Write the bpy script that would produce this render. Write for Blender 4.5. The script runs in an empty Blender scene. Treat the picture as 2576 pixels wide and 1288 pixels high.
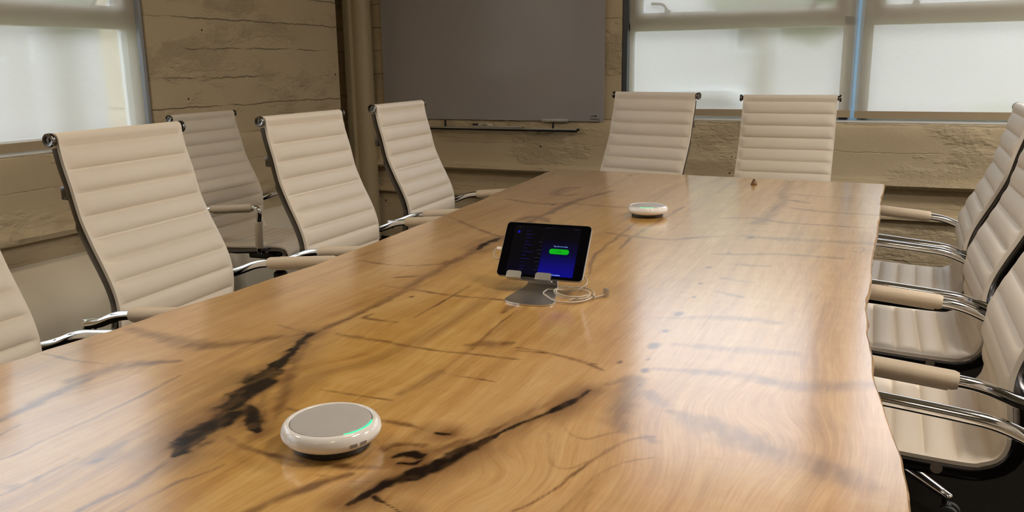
import bpy, bmesh, math, random
import numpy as np
from mathutils import Vector, Matrix
random.seed(7)
D = bpy.data
C = bpy.context.scene.collection
SC = bpy.context.scene
PI = math.pi

# ------------------------------------------------------------------ camera, sky, lamps, exposure
def make_camera():
    yaw, pitch, roll = (math.radians(v) for v in (24.2532, 12.7147, -0.72218))
    f = Vector((-math.sin(yaw) * math.cos(pitch), math.cos(yaw) * math.cos(pitch), -math.sin(pitch)))
    r = Vector((math.cos(yaw), math.sin(yaw), 0))
    u = r.cross(f)
    c, s = math.cos(roll), math.sin(roll)
    r2, u2 = c * r + s * u, -s * r + c * u
    M = Matrix((r2, u2, -f)).transposed().to_4x4()
    M.translation = Vector((0, 0, 1.25))
    cd = D.cameras.new('camera')
    cd.sensor_width = 36.0
    cd.lens = 36.0 * 2135.65 / 2576.0
    cd.clip_start = 0.02
    cam = D.objects.new('camera', cd)
    C.objects.link(cam)
    cam.matrix_world = M
    SC.camera = cam
make_camera()

world = D.worlds.new('overcast_sky'); SC.world = world
world.use_nodes = True
_bg = world.node_tree.nodes['Background']
_bg.inputs[0].default_value = (0.74, 0.84, 1.0, 1)
_bg.inputs[1].default_value = 5.6

def portal(name, loc, rot, sx, sy):
    l = D.lights.new(name, 'AREA'); l.shape = 'RECTANGLE'; l.size = sx; l.size_y = sy
    l.cycles.is_portal = True
    o = D.objects.new(name, l); C.objects.link(o); o.location = loc; o.rotation_euler = rot
portal('window_portal', (0.69, 5.62, 2.05), (-PI / 2, 0, 0), 4.6, 2.5)          # back windows, facing into the room
portal('window_portal', (-3.82, 0.75, 2.05), (0, -PI / 2, 0), 2.5, 5.1)          # left windows

def lamp(loc, power, size, color=(1.0, 0.80, 0.55), rot=(0, 0, 0), sy=None):
    l = D.lights.new('room_or_fill_lamp', 'AREA')
    l.shape = 'RECTANGLE'; l.size = size; l.size_y = sy or size
    l.energy = power; l.color = color
    o = D.objects.new('room_or_fill_lamp', l); C.objects.link(o); o.location = loc; o.rotation_euler = rot
WARM, NEUTRAL_FILL = (1.0, 0.80, 0.55), (1.0, 0.92, 0.82)
LAMPS = [(-2.6, 0.9, 13, WARM), (0.6, -0.8, 6, WARM), (-0.5, 1.7, 6, WARM), (-0.8, -2.2, 5, WARM), (0.9, 1.5, 27, NEUTRAL_FILL), (2.4, 3.3, 70, NEUTRAL_FILL)]  # neutral pair is added fill, standing in for daylight on the left chairs
for x, y, p, c in LAMPS:
    lamp((x, y, 2.86), p, 0.30, c, sy=0.55)

SC.view_settings.view_transform = 'Standard'
SC.view_settings.look = 'None'
SC.view_settings.exposure = 0.45
SC.view_settings.gamma = 1.0
SC.view_settings.use_curve_mapping = False
SC.cycles.use_denoising = True
SC.cycles.max_bounces = 10
SC.cycles.transparent_max_bounces = 12
SC.cycles.sample_clamp_indirect = 6.0

# ------------------------------------------------------------------ mesh helpers
class MB:
    """Collects shapes in one bmesh and links them as ONE object."""
    def __init__(s):
        s.bm = bmesh.new()
    def box(s, c, d, R=None, bevel=0.0):
        hx, hy, hz = d[0] / 2, d[1] / 2, d[2] / 2
        bm2 = bmesh.new()
        bmesh.ops.create_cube(bm2, size=1.0)
        for v in bm2.verts:
            v.co = Vector((v.co.x * d[0], v.co.y * d[1], v.co.z * d[2]))
        if bevel > 0:
            bmesh.ops.bevel(bm2, geom=list(bm2.edges), offset=bevel, segments=2, affect='EDGES', profile=0.7)
        M = Matrix.Translation(Vector(c))
        if R is not None: M = M @ R.to_4x4()
        bm2.transform(M)
        s._merge(bm2)
        return s
    def _merge(s, b2):
        me = D.meshes.new('tmp'); b2.to_mesh(me); b2.free()
        s.bm.from_mesh(me); D.meshes.remove(me)
    def grid(s, rows, closed_u=False, closed_v=False):
        vs = [[s.bm.verts.new(p) for p in r] for r in rows]
        n, m = len(vs), len(vs[0])
        for i in range(n if closed_v else n - 1):
            for j in range(m if closed_u else m - 1):
                a, b = vs[i][j], vs[i][(j + 1) % m]
                c, d = vs[(i + 1) % n][(j + 1) % m], vs[(i + 1) % n][j]
                try: s.bm.faces.new((a, b, c, d))
                except ValueError: pass
        return vs
    def cap(s, ring):
        try: s.bm.faces.new(ring)
        except ValueError: pass
    def tube(s, pts, r, n=12, closed=False, ry=None, caps=True):
        pts = [Vector(p) for p in pts]
        m = len(pts)
        rr = r if isinstance(r, (list, tuple)) else [r] * m
        rings = []
        prev = None
        for i, p in enumerate(pts):
            if closed: t = (pts[(i + 1) % m] - pts[i - 1])
            else: t = pts[min(i + 1, m - 1)] - pts[max(i - 1, 0)]
            t.normalize()
            if prev is None:
                a = Vector((0, 0, 1)) if abs(t.z) < .9 else Vector((1, 0, 0))
                nrm = a.cross(t).normalized()
            else:
                nrm = (prev - t * prev.dot(t)).normalized()
            prev = nrm
            b = t.cross(nrm)
            r2 = rr[i]; rb = r2 if ry is None else ry
            rings.append([p + nrm * (math.cos(2 * PI * k / n) * r2) + b * (math.sin(2 * PI * k / n) * rb) for k in range(n)])
        vs = s.grid(rings, closed_u=True, closed_v=closed)
        if caps and not closed:
            s.cap(list(reversed(vs[0]))); s.cap(vs[-1])
        return s
    def lathe(s, prof, c=(0, 0, 0), axis='z', n=48, sx=1.0, sy=1.0):
        rows = []
        for r, h in prof:
            row = []
            for k in range(n):
                a = 2 * PI * k / n
                x, y = r * math.cos(a) * sx, r * math.sin(a) * sy
                p = {'z': (x, y, h), 'y': (x, h, -y), 'x': (h, x, y)}[axis]
                row.append(Vector(p) + Vector(c))
            rows.append(row)
        vs = s.grid(rows, closed_u=True)
        s.cap(list(reversed(vs[0]))); s.cap(vs[-1])
        return s
    def prism(s, poly, h0, h1, axis='z'):
        f = {'z': lambda a, b, h: (a, b, h), 'y': lambda a, b, h: (a, h, b), 'x': lambda a, b, h: (h, a, b)}[axis]
        lo = [s.bm.verts.new(f(a, b, h0)) for a, b in poly]
        hi = [s.bm.verts.new(f(a, b, h1)) for a, b in poly]
        n = len(poly)
        for i in range(n):
            s.bm.faces.new((lo[i], lo[(i + 1) % n], hi[(i + 1) % n], hi[i]))
        s.cap(list(reversed(lo))); s.cap(hi)
        return s
    def build(s, name, mat, parent=None, smooth=True, angle=40):
        bmesh.ops.recalc_face_normals(s.bm, faces=list(s.bm.faces))
        me = D.meshes.new(name); s.bm.to_mesh(me); s.bm.free()
        return link_mesh(name, me, mat, parent, smooth, angle)

def link_mesh(name, me, mat, parent=None, smooth=True, angle=40):
    if mat is not None: me.materials.append(mat)
    if smooth:
        me.polygons.foreach_set('use_smooth', [True] * len(me.polygons))
        try: me.set_sharp_from_angle(angle=math.radians(angle))
        except Exception: pass
    o = D.objects.new(name, me); C.objects.link(o)
    if parent is not None: o.parent = parent
    return o

def tag(o, label=None, cat=None, group=None, kind=None):
    if label: o['label'] = label
    if cat: o['category'] = cat
    if group: o['group'] = group
    if kind: o['kind'] = kind
    return o

def thing(name, label, cat, loc=(0, 0, 0), rz=0.0, group=None):
    o = D.objects.new(name, None); C.objects.link(o)
    o.location = loc; o.rotation_euler = (0, 0, rz); o.empty_display_size = .1
    return tag(o, label, cat, group)

def copy_tree(o, parent=None, skip=()):
    c = o.copy(); C.objects.link(c)
    if parent is not None: c.parent = parent
    for ch in list(o.children):
        if ch.name.split('.')[0] in skip: continue
        copy_tree(ch, c, skip)
    return c

def round_path(pts, rad, n=6):
    """polyline with rounded corners"""
    pts = [Vector(p) for p in pts]
    out = [pts[0]]
    for i in range(1, len(pts) - 1):
        a, b, c = pts[i - 1], pts[i], pts[i + 1]
        d1, d2 = (a - b), (c - b)
        r = min(rad, d1.length * .49, d2.length * .49)
        p0, p1 = b + d1.normalized() * r, b + d2.normalized() * r
        for k in range(n + 1):
            t = k / n
            out.append(p0 * (1 - t) ** 2 + b * (2 * t * (1 - t)) + p1 * t * t)
    out.append(pts[-1])
    return out

def spline(pts, n=8, closed=False):
    """Catmull-Rom through the points"""
    P = [Vector(p) for p in pts]
    out = []
    m = len(P)
    rng = range(m if closed else m - 1)
    for i in rng:
        p0 = P[i - 1] if (i > 0 or closed) else P[0] * 2 - P[1]
        p1, p2 = P[i], P[(i + 1) % m]
        p3 = P[(i + 2) % m] if (i + 2 < m or closed) else p2 * 2 - p1
        for k in range(n):
            t = k / n
            out.append(0.5 * ((2 * p1) + (p2 - p0) * t + (2 * p0 - 5 * p1 + 4 * p2 - p3) * t * t + (-p0 + 3 * p1 - 3 * p2 + p3) * t ** 3))
    if not closed: out.append(P[-1])
    return out

# ------------------------------------------------------------------ materials
def mat(name, color=(.5, .5, .5), rough=.5, metal=0.0, spec=.5, coat=0.0, emit=None, emit_s=0.0):
    m = D.materials.new(name); m.use_nodes = True
    b = m.node_tree.nodes['Principled BSDF']
    b.inputs['Base Color'].default_value = (*color, 1)
    b.inputs['Roughness'].default_value = rough
    b.inputs['Metallic'].default_value = metal
    b.inputs['Specular IOR Level'].default_value = spec
    b.inputs['Coat Weight'].default_value = coat
    if emit:
        b.inputs['Emission Color'].default_value = (*emit, 1)
        b.inputs['Emission Strength'].default_value = emit_s
    return m
class NT:
    """short-hand for wiring node trees"""
    def __init__(s, m):
        s.m = m; s.t = m.node_tree; s.n = s.t.nodes; s.bsdf = s.n.get('Principled BSDF')
    def node(s, typ, ins=None, **kw):
        nd = s.n.new(typ)
        for k, v in kw.items(): setattr(nd, k, v)
        for k, v in (ins or {}).items():
            if hasattr(v, 'is_linked') or isinstance(v, bpy.types.NodeSocket): s.t.links.new(v, nd.inputs[k])
            else: nd.inputs[k].default_value = v
        return nd
    def link(s, a, b): s.t.links.new(a, b)
    def math(s, op, a, b=None, clamp=False):
        nd = s.n.new('ShaderNodeMath'); nd.operation = op; nd.use_clamp = clamp
        for i, v in enumerate((a, b)):
            if v is None: continue
            if isinstance(v, bpy.types.NodeSocket): s.t.links.new(v, nd.inputs[i])
            else: nd.inputs[i].default_value = v
        return nd.outputs[0]
    def mix(s, f, a, b, mode='MIX'):
        nd = s.n.new('ShaderNodeMix'); nd.data_type = 'RGBA'; nd.blend_type = mode
        for i, v in ((0, f), (6, a), (7, b)):
            if isinstance(v, bpy.types.NodeSocket): s.t.links.new(v, nd.inputs[i])
            else: nd.inputs[i].default_value = v if i == 0 else (*v, 1)
        return nd.outputs[2]
    def ramp(s, fac, stops):
        nd = s.n.new('ShaderNodeValToRGB')
        e = nd.color_ramp.elements
        while len(e) < len(stops): e.new(.5)
        for el, (p, c) in zip(e, stops):
            el.position = p; el.color = (*c, 1) if len(c) == 3 else c
        s.t.links.new(fac, nd.inputs[0]); return nd.outputs[0]
    def noise(s, vec, scale, detail=4, rough=.55, dist=0.0, col=False):
        nd = s.node('ShaderNodeTexNoise', {'Scale': scale, 'Detail': detail, 'Roughness': rough, 'Distortion': dist})
        if vec is not None: s.t.links.new(vec, nd.inputs['Vector'])
        return nd.outputs[1 if col else 0]
    def mapping(s, vec, scale=(1, 1, 1), loc=(0, 0, 0), rot=(0, 0, 0)):
        nd = s.node('ShaderNodeMapping', {'Scale': scale, 'Location': loc, 'Rotation': rot})
        s.t.links.new(vec, nd.inputs['Vector']); return nd.outputs[0]
    def bump(s, h, strength=.3, dist=.01, normal=None):
        nd = s.node('ShaderNodeBump', {'Strength': strength, 'Distance': dist, 'Height': h})
        if normal is not None: s.t.links.new(normal, nd.inputs['Normal'])
        return nd.outputs[0]
def objcoord(nt): return nt.node('ShaderNodeTexCoord').outputs['Object']

M = {}
# cream leather: faint pebble grain
m = mat('cream_leather', (.70, .60, .49), .46, spec=.35); nt = NT(m)
oc = objcoord(nt)
nt.link(nt.bump(nt.noise(oc, 420, 2), .12, .002), nt.bsdf.inputs['Normal'])
nt.link(nt.mix(nt.noise(oc, 3.0, 3), (.78, .70, .595), (.72, .64, .54)), nt.bsdf.inputs['Base Color'])
M['leather'] = m
m = mat('pad_leather', (.62, .52, .40), .5, spec=.35); nt = NT(m)
nt.link(nt.bump(nt.noise(objcoord(nt), 380, 2), .15, .002), nt.bsdf.inputs['Normal'])
M['pad'] = m
M['chrome'] = mat('polished_chrome', (.82, .82, .82), .08, 1.0)
M['dark_chrome'] = mat('dark_polished_metal', (.16, .155, .16), .16, 1.0)
M['cap'] = mat('cap_metal', (.22, .21, .20), .2, 1.0)
M['black_plastic'] = mat('black_plastic', (.012, .012, .013), .4)
M['rubber'] = mat('caster_rubber', (.02, .02, .02), .6)

# painted board-formed concrete
def concrete(name, base, along):
    m = mat(name, base, .55, spec=.3); nt = NT(m)
    oc = objcoord(nt)
    sep = nt.node('ShaderNodeSeparateXYZ', {0: oc})
    u = sep.outputs[along]; z = sep.outputs[2]
    wob = nt.noise(nt.mapping(oc, (.8, .8, .25)), 1.0, 3)
    fine = nt.noise(oc, 9, 4)
    zz = nt.math('ADD', nt.math('ADD', nt.math('SUBTRACT', z, 1.044 - .079 + .046), nt.math('MULTIPLY', wob, .05)), nt.math('ADD', nt.math('MULTIPLY', fine, .030), nt.math('MULTIPLY', nt.noise(oc, 45, 3), .012)))
    f = nt.math('FRACT', nt.math('MULTIPLY', zz, 6.33))              # form boards about 158 mm high
    d = nt.math('ABSOLUTE', nt.math('SUBTRACT', f, .5))
    line = nt.math('SUBTRACT', 1.0, nt.math('MULTIPLY', d, 40.0), clamp=True)
    brk = nt.ramp(nt.noise(nt.mapping(oc, (2.2, 2.2, 5.0), (3, 1, 7)), 1.0, 4), [(.40, (0, 0, 0)), (.52, (1, 1, 1))])
    line = nt.math('MULTIPLY', line, brk)
    up = nt.node('ShaderNodeMapRange', {0: z, 1: .80, 2: .95, 3: .30, 4: 1.0}).outputs[0]          # boards show less on the lower wall
    line = nt.math('MULTIPLY', line, up)
    step = nt.math('MULTIPLY', nt.math('FLOOR', nt.math('MULTIPLY', zz, 6.33)), .37)
    stepn = nt.math('FRACT', nt.math('MULTIPLY', nt.math('SINE', nt.math('MULTIPLY', step, 43.1)), 7.7))
    vor = nt.node('ShaderNodeTexVoronoi', {'Scale': 8.0, 'Randomness': 1.0}); nt.link(nt.mapping(oc, (1, 1, 1.15)), vor.inputs['Vector'])
    sel = nt.math('GREATER_THAN', nt.node('ShaderNodeSeparateColor', {0: vor.outputs['Color']}).outputs[0], .55)
    hole = nt.math('MULTIPLY', nt.math('LESS_THAN', vor.outputs['Distance'], .062), sel)
    patch = nt.ramp(nt.noise(nt.mapping(oc, (1.3, 1.3, 3.2), (9, 2, 4)), 1.0, 5, .65), [(.52, (0, 0, 0)), (.60, (1, 1, 1))])
    rough = nt.noise(oc, 34, 6, .7)
    h = nt.math('ADD', nt.math('MULTIPLY', fine, .30), nt.math('MULTIPLY', nt.noise(oc, 120, 3), .06))
    h = nt.math('ADD', h, nt.math('MULTIPLY', nt.math('MULTIPLY', patch, rough), .85))
    h = nt.math('SUBTRACT', h, nt.math('MULTIPLY', line, .40))
    h = nt.math('SUBTRACT', h, nt.math('MULTIPLY', hole, 1.2))
    h = nt.math('ADD', h, nt.math('MULTIPLY', stepn, .25))
    nt.link(nt.bump(h, 1.0, .018), nt.bsdf.inputs['Normal'])
    col = nt.mix(nt.noise(oc, 2.0, 4), tuple(c * .9 for c in base), tuple(c * 1.08 for c in base))
    col = nt.mix(nt.math('MULTIPLY', line, .32), col, tuple(c * .35 for c in base))
    col = nt.mix(nt.math('MULTIPLY', hole, .9), col, (.03, .022, .012))
    nt.link(col, nt.bsdf.inputs['Base Color'])
    return m
WALLC = (.585, .475, .315)
M['wall_x'] = concrete('painted_concrete_side', WALLC, 1)
M['wall_y'] = concrete('painted_concrete_back', WALLC, 0)
m = mat('painted_pipe', (.44, .36, .225), .45); nt = NT(m)
nt.link(nt.bump(nt.noise(objcoord(nt), 22, 5), .35, .008), nt.bsdf.inputs['Normal'])
M['pipe'] = m
m = mat('pale_plinth_paint', (.80, .74, .62), .28); nt = NT(m)  # plinth finish, lighter and glossier than the wall above
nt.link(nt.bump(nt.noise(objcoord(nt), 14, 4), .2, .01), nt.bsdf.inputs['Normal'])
M['plinth'] = m
m = mat('plain_paint', (.34, .29, .21), .7); nt = NT(m)
nt.link(nt.bump(nt.noise(objcoord(nt), 60, 3), .15, .004), nt.bsdf.inputs['Normal'])
M['plain'] = m
m = mat('ceiling_paint', (.36, .33, .27), .8); nt = NT(m)
nt.link(nt.mix(nt.noise(objcoord(nt), 1.5, 4), (.34, .31, .25), (.38, .35, .29)), nt.bsdf.inputs['Base Color'])
M['ceiling'] = m
m = mat('dark_carpet', (.03, .027, .024), 1.0, spec=.0); nt = NT(m)
cn = nt.noise(objcoord(nt), 260, 3)
nt.link(nt.mix(cn, (.004, .0035, .003), (.014, .012, .010)), nt.bsdf.inputs['Base Color'])
nt.link(nt.bump(cn, .5, .004), nt.bsdf.inputs['Normal'])
M['carpet'] = m
M['frame'] = mat('white_window_frame', (.74, .76, .76), .4)
m = D.materials.new('mullion_daylight'); m.use_nodes = True; nt = NT(m)
for nd in list(nt.n): nt.n.remove(nd)
out = nt.node('ShaderNodeOutputMaterial')
df = nt.node('ShaderNodeBsdfDiffuse', {0: (.80, .83, .85, 1)})
tl = nt.node('ShaderNodeBsdfTranslucent', {0: (.62, .86, 1.0, 1)})  # blue daylight on the mullion is put into this translucent tint
mo = nt.node('ShaderNodeMixShader', {0: .30, 1: df.outputs[0], 2: tl.outputs[0]})
nt.link(mo.outputs[0], out.inputs[0])
M['mullion'] = m
M['dark_channel'] = mat('dark_channel', (.06, .065, .075), .45)
M['grey_channel'] = mat('grey_channel', (.30, .31, .33), .4)
M['handle'] = mat('brass_handle', (.16, .11, .06), .4, .6)

# roller screen fabric: woven, lets some of the view and much of the light through
m = D.materials.new('screen_fabric'); m.use_nodes = True; nt = NT(m)
for nd in list(nt.n): nt.n.remove(nd)
out = nt.node('ShaderNodeOutputMaterial')
oc = objcoord(nt)
weave = nt.noise(nt.mapping(oc, (30, 30, 220)), 1.0, 2)
tint = nt.mix(weave, (.62, .55, .435), (.70, .625, .505))
tr = nt.node('ShaderNodeBsdfTransparent', {0: (1.0, 1.0, 1.0, 1)})
tl = nt.node('ShaderNodeBsdfTranslucent', {0: tint})
df = nt.node('ShaderNodeBsdfDiffuse', {0: tint})
mx = nt.node('ShaderNodeMixShader', {0: .50, 1: tl.outputs[0], 2: df.outputs[0]})
rf = nt.node('ShaderNodeBsdfRefraction', {0: (1.0, .97, .95, 1), 'Roughness': .40, 'IOR': 1.08})      # forward haze of the open weave
m1 = nt.node('ShaderNodeMixShader', {0: .25, 1: mx.outputs[0], 2: rf.outputs[0]})
mo = nt.node('ShaderNodeMixShader', {0: .04, 1: m1.outputs[0], 2: tr.outputs[0]})
nt.link(mo.outputs[0], out.inputs[0])
M['screen'] = m
M['hem'] = mat('hem_bar_fabric', (.40, .31, .20), .6)
M['bead'] = mat('bead_chain', (.35, .36, .38), .35)
# thin clear window glass
m = D.materials.new('window_glass'); m.use_nodes = True; nt = NT(m)
for nd in list(nt.n): nt.n.remove(nd)
out = nt.node('ShaderNodeOutputMaterial')
tr = nt.node('ShaderNodeBsdfTransparent', {0: (.96, .97, .97, 1)})
gl = nt.node('ShaderNodeBsdfGlossy', {0: (1, 1, 1, 1), 'Roughness': .02})
fr = nt.node('ShaderNodeFresnel', {0: 1.45})
mg = nt.node('ShaderNodeMixShader', {0: fr.outputs[0], 1: tr.outputs[0], 2: gl.outputs[0]})
nt.link(mg.outputs[0], out.inputs[0])
M['glass'] = m
M['board'] = mat('grey_glass_board', (.38, .355, .36), .16, spec=.5, coat=.3)
M['board_edge'] = mat('board_edge', (.45, .43, .38), .3)
M['alu'] = mat('brushed_aluminium', (.55, .54, .52), .33, 1.0)
M['alu_stand'] = mat('satin_aluminium', (.62, .61, .60), .36, 1.0)
M['ink'] = mat('black_print', (.008, .007, .007), .5)
M['marker_white'] = mat('marker_body', (.62, .58, .45), .4)
M['white_gloss'] = mat('white_gloss_plastic', (.80, .77, .74), .13, spec=.5, coat=.4)
m = mat('speaker_mesh', (.52, .49, .47), .5); nt = NT(m)
oc = objcoord(nt)
w1 = nt.node('ShaderNodeTexWave', {'Scale': 150.0, 'Distortion': 0.0}, wave_type='BANDS', bands_direction='X'); nt.link(oc, w1.inputs['Vector'])
w2 = nt.node('ShaderNodeTexWave', {'Scale': 150.0, 'Distortion': 0.0}, wave_type='BANDS', bands_direction='Y'); nt.link(oc, w2.inputs['Vector'])
wv = nt.math('MULTIPLY', w1.outputs[1], w2.outputs[1])
nt.link(nt.mix(wv, (.36, .335, .315), (.60, .565, .54)), nt.bsdf.inputs['Base Color'])
nt.link(nt.bump(wv, .4, .001), nt.bsdf.inputs['Normal'])
M['mesh'] = m
M['green_led'] = mat('green_led', (.0, .5, .15), .4, emit=(.0, .9, .26), emit_s=1.5)
M['grey_mark'] = mat('grey_print', (.25, .22, .2), .5)
M['screen_black'] = mat('tablet_glass', (.002, .002, .003), .07, spec=.15)
M['tablet_back'] = mat('tablet_metal', (.45, .45, .46), .3, 1.0)
M['cable'] = mat('white_cable', (.52, .46, .38), .45)
M['usb_metal'] = mat('usb_metal', (.45, .42, .38), .3, .9)
M['brown_cone'] = mat('brown_wood_peg', (.16, .075, .02), .4)
M['white_trim'] = mat('white_trim', (.8, .8, .8), .5)
m = mat('lawn_grass', (.10, .20, .06), .9); nt = NT(m)
nt.link(nt.mix(nt.noise(objcoord(nt), 1.2, 6), (.13, .17, .085), (.20, .25, .13)), nt.bsdf.inputs['Base Color'])
M['lawn'] = m
m = mat('house_siding', (.30, .26, .25), .8); nt = NT(m)
ws = nt.node('ShaderNodeTexWave', {'Scale': 3.0}, wave_type='BANDS', bands_direction='Z'); nt.link(objcoord(nt), ws.inputs['Vector'])
nt.link(nt.mix(ws.outputs[1], (.40, .37, .36), (.50, .46, .45)), nt.bsdf.inputs['Base Color'])
M['siding'] = m
M['roof'] = mat('roof_shingles', (.10, .09, .085), .9)
M['bark'] = mat('tree_bark', (.10, .08, .06), .9)
m = mat('tree_leaves', (.05, .09, .03), .8); nt = NT(m)
nt.link(nt.mix(nt.noise(objcoord(nt), 3, 4), (.03, .06, .02), (.09, .13, .05)), nt.bsdf.inputs['Base Color'])
M['leaves'] = m
M['car_white'] = mat('car_white', (.75, .76, .78), .25, coat=.5)
M['dark_glass'] = mat('dark_glass', (.02, .02, .025), .08)
M['black_steel'] = mat('black_steel', (.02, .02, .02), .45, .4)

# ------------------------------------------------------------------ room shell
XL, YB = -3.5, 5.3            # inner faces of the window walls
XR, YF, ZC = 3.2, -3.2, 3.3

def struct(name, mb, m, parent=None, smooth=False, angle=30):
    o = mb.build(name, m, parent, smooth, angle)
    if parent is None: o['kind'] = 'structure'
    return o

struct('floor', MB().box(((XL + XR) / 2 - .2, 1.05, -.05), (XR - XL + 1.2, 9.4, .1)), M['carpet'])
struct('ceiling', MB().box(((XL + XR) / 2 - .2, 1.05, ZC + .06), (XR - XL + 1.2, 9.4, .12)), M['ceiling'])
struct('wall_right', MB().box((XR + .1, 1.05, ZC / 2), (.2, 9.0, ZC)), M['plain'])
struct('wall_front', MB().box((0, YF - .1, ZC / 2), (XR - XL + .8, .2, ZC)), M['plain'])

def profile_strip(mb, prof, a0, a1, n, place, jit, seed):
    """extrude the section (depth, z, roughness) along a wall in n steps, ragged where the section says so"""
    rnd = random.Random(seed)
    rows = []
    walk = [0.0] * len(prof)
    for i in range(n + 1):
        a = a0 + (a1 - a0) * i / n
        row = []
        for k, (d, z, j) in enumerate(prof):
            walk[k] = walk[k] * .75 + rnd.uniform(-1, 1) * j * jit
            row.append(place(a, d + walk[k] * .6, z + walk[k]))
        rows.append(row)
    mb.grid(rows)

# back wall: opening x -1.615 .. 1.55, z 0.90 .. 3.10
OX0, OX1, OZ0, OZ1 = -1.615, 3.00, .90, 3.10
T = .36
mb = MB()
mb.box(((-3.9 + OX0) / 2, YB + T / 2, (OZ0 + ZC) / 2), (OX0 + 3.9, T, ZC - OZ0))
mb.box(((OX1 + XR + .2) / 2, YB + T / 2, (OZ0 + ZC) / 2), (XR + .2 - OX1, T, ZC - OZ0))
mb.box(((OX0 + OX1) / 2, YB + T / 2, (OZ1 + ZC) / 2), (OX1 - OX0, T, ZC - OZ1))
mb.box(((-3.9 + XR + .2) / 2, YB + T / 2 + .025, OZ0 / 2 - .002), (XR + 4.1, T - .05, OZ0 - .004))
backprof = [(-.06, .900, 0), (.004, .899, .2), (.017, .890, 1), (.022, .868, 1), (.014, .80, .5), (.012, .70, .2), (.014, .60, .2), (.020, .580, .5),
            (.042, .567, .4), (.052, .552, .3), (.042, .537, .3), (.006, .531, .2), (-.034, .522, .1), (-.036, .385, .1), (-.004, .374, .2),
            (.012, .364, .3), (.010, .351, .3), (-.034, .344, .1), (-.036, .0, 0)]
profile_strip(mb, backprof, -3.9, XR + .1, 150, lambda a, d, z: (a, YB - d, z), .004, 3)
struct('wall_back', mb, M['wall_y'], smooth=True, angle=50)

# left wall: opening y -2.0 .. 3.295, z 0.885 .. 3.10; the wall stops short of the corner, where a shallow chase holds the pipe
LY0, LY1, LZ0 = -2.0, 3.295, .885
CH = 4.93
mb = MB()
mb.box((XL - T / 2, (LY1 + CH) / 2, (LZ0 + ZC) / 2), (T, CH - LY1, ZC - LZ0))
mb.box((XL - T / 2, (YF + LY0) / 2, (LZ0 + ZC) / 2), (T, LY0 - YF, ZC - LZ0))
mb.box((XL - T / 2, (LY0 + LY1) / 2, (OZ1 + ZC) / 2), (T, LY1 - LY0, ZC - OZ1))
mb.box((XL - T / 2 - .025, (YF + CH) / 2, LZ0 / 2 - .002), (T - .05, CH - YF, LZ0 - .004))
mb.box((XL - .33, (CH + YB) / 2, ZC / 2), (.06, YB - CH + .02, ZC))
leftprof = [(-.06, .885, 0), (.004, .884, .2), (.018, .874, 1), (.024, .85, 1), (.016, .78, .5), (.010, .68, .2), (.012, .60, .2), (.018, .568, .4),
            (.044, .552, .4), (.056, .530, .3), (.046, .506, .3), (.006, .498, .2), (-.025, .490, .1), (-.022, .425, .1), (-.022, .39, 0), (-.022, 0, 0)]
plinthprof = [(-.02, .396, 0), (.015, .378, 0), (.060, .350, 0), (.115, .308, 0), (.165, .258, 0), (.196, .208, 0), (.212, .155, 0), (.216, .08, 0), (.216, 0, 0)]
mbd = MB(); profile_strip(mbd, plinthprof, YF, CH, 40, lambda a, d, z: (XL + d, a, z), 0, 6)
struct("trim_3", mbd, M['plinth'], smooth=True, angle=60)
profile_strip(mb, leftprof, YF, CH, 150, lambda a, d, z: (XL + d, a, z), .004, 5)
struct('wall_left', mb, M['wall_x'], smooth=True, angle=50)

# corner: painted stand pipe with a flat conduit cover beside it
mb = MB(); mb.tube([(-3.50, 5.215, .0), (-3.50, 5.215, 1.4), (-3.50, 5.215, ZC)], .078, n=40)
struct('trim_1', mb, M['pipe'], smooth=True)
struct('trim_2', MB().box((-3.543, 5.128, ZC / 2), (.052, .05, ZC), bevel=.006), M['pipe'])

# ------------------------------------------------------------------ windows and roller screens
def latch(parent, x, z, sgn):
    """small lever handle on the upper sash, local window coordinates (x along, y into the room)"""
    mb = MB()
    mb.box((x, .012, z - .045), (.036, .02, .07), bevel=.004)
    mb.tube(spline([(x, .02, z - .03), (x - .004 * sgn, .035, z - .005), (x - .03 * sgn, .045, z + .022), (x - .095 * sgn, .045, z + .028)], 6), .0085, n=10)
    mb.build('handle', M['handle'], parent)

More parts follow.
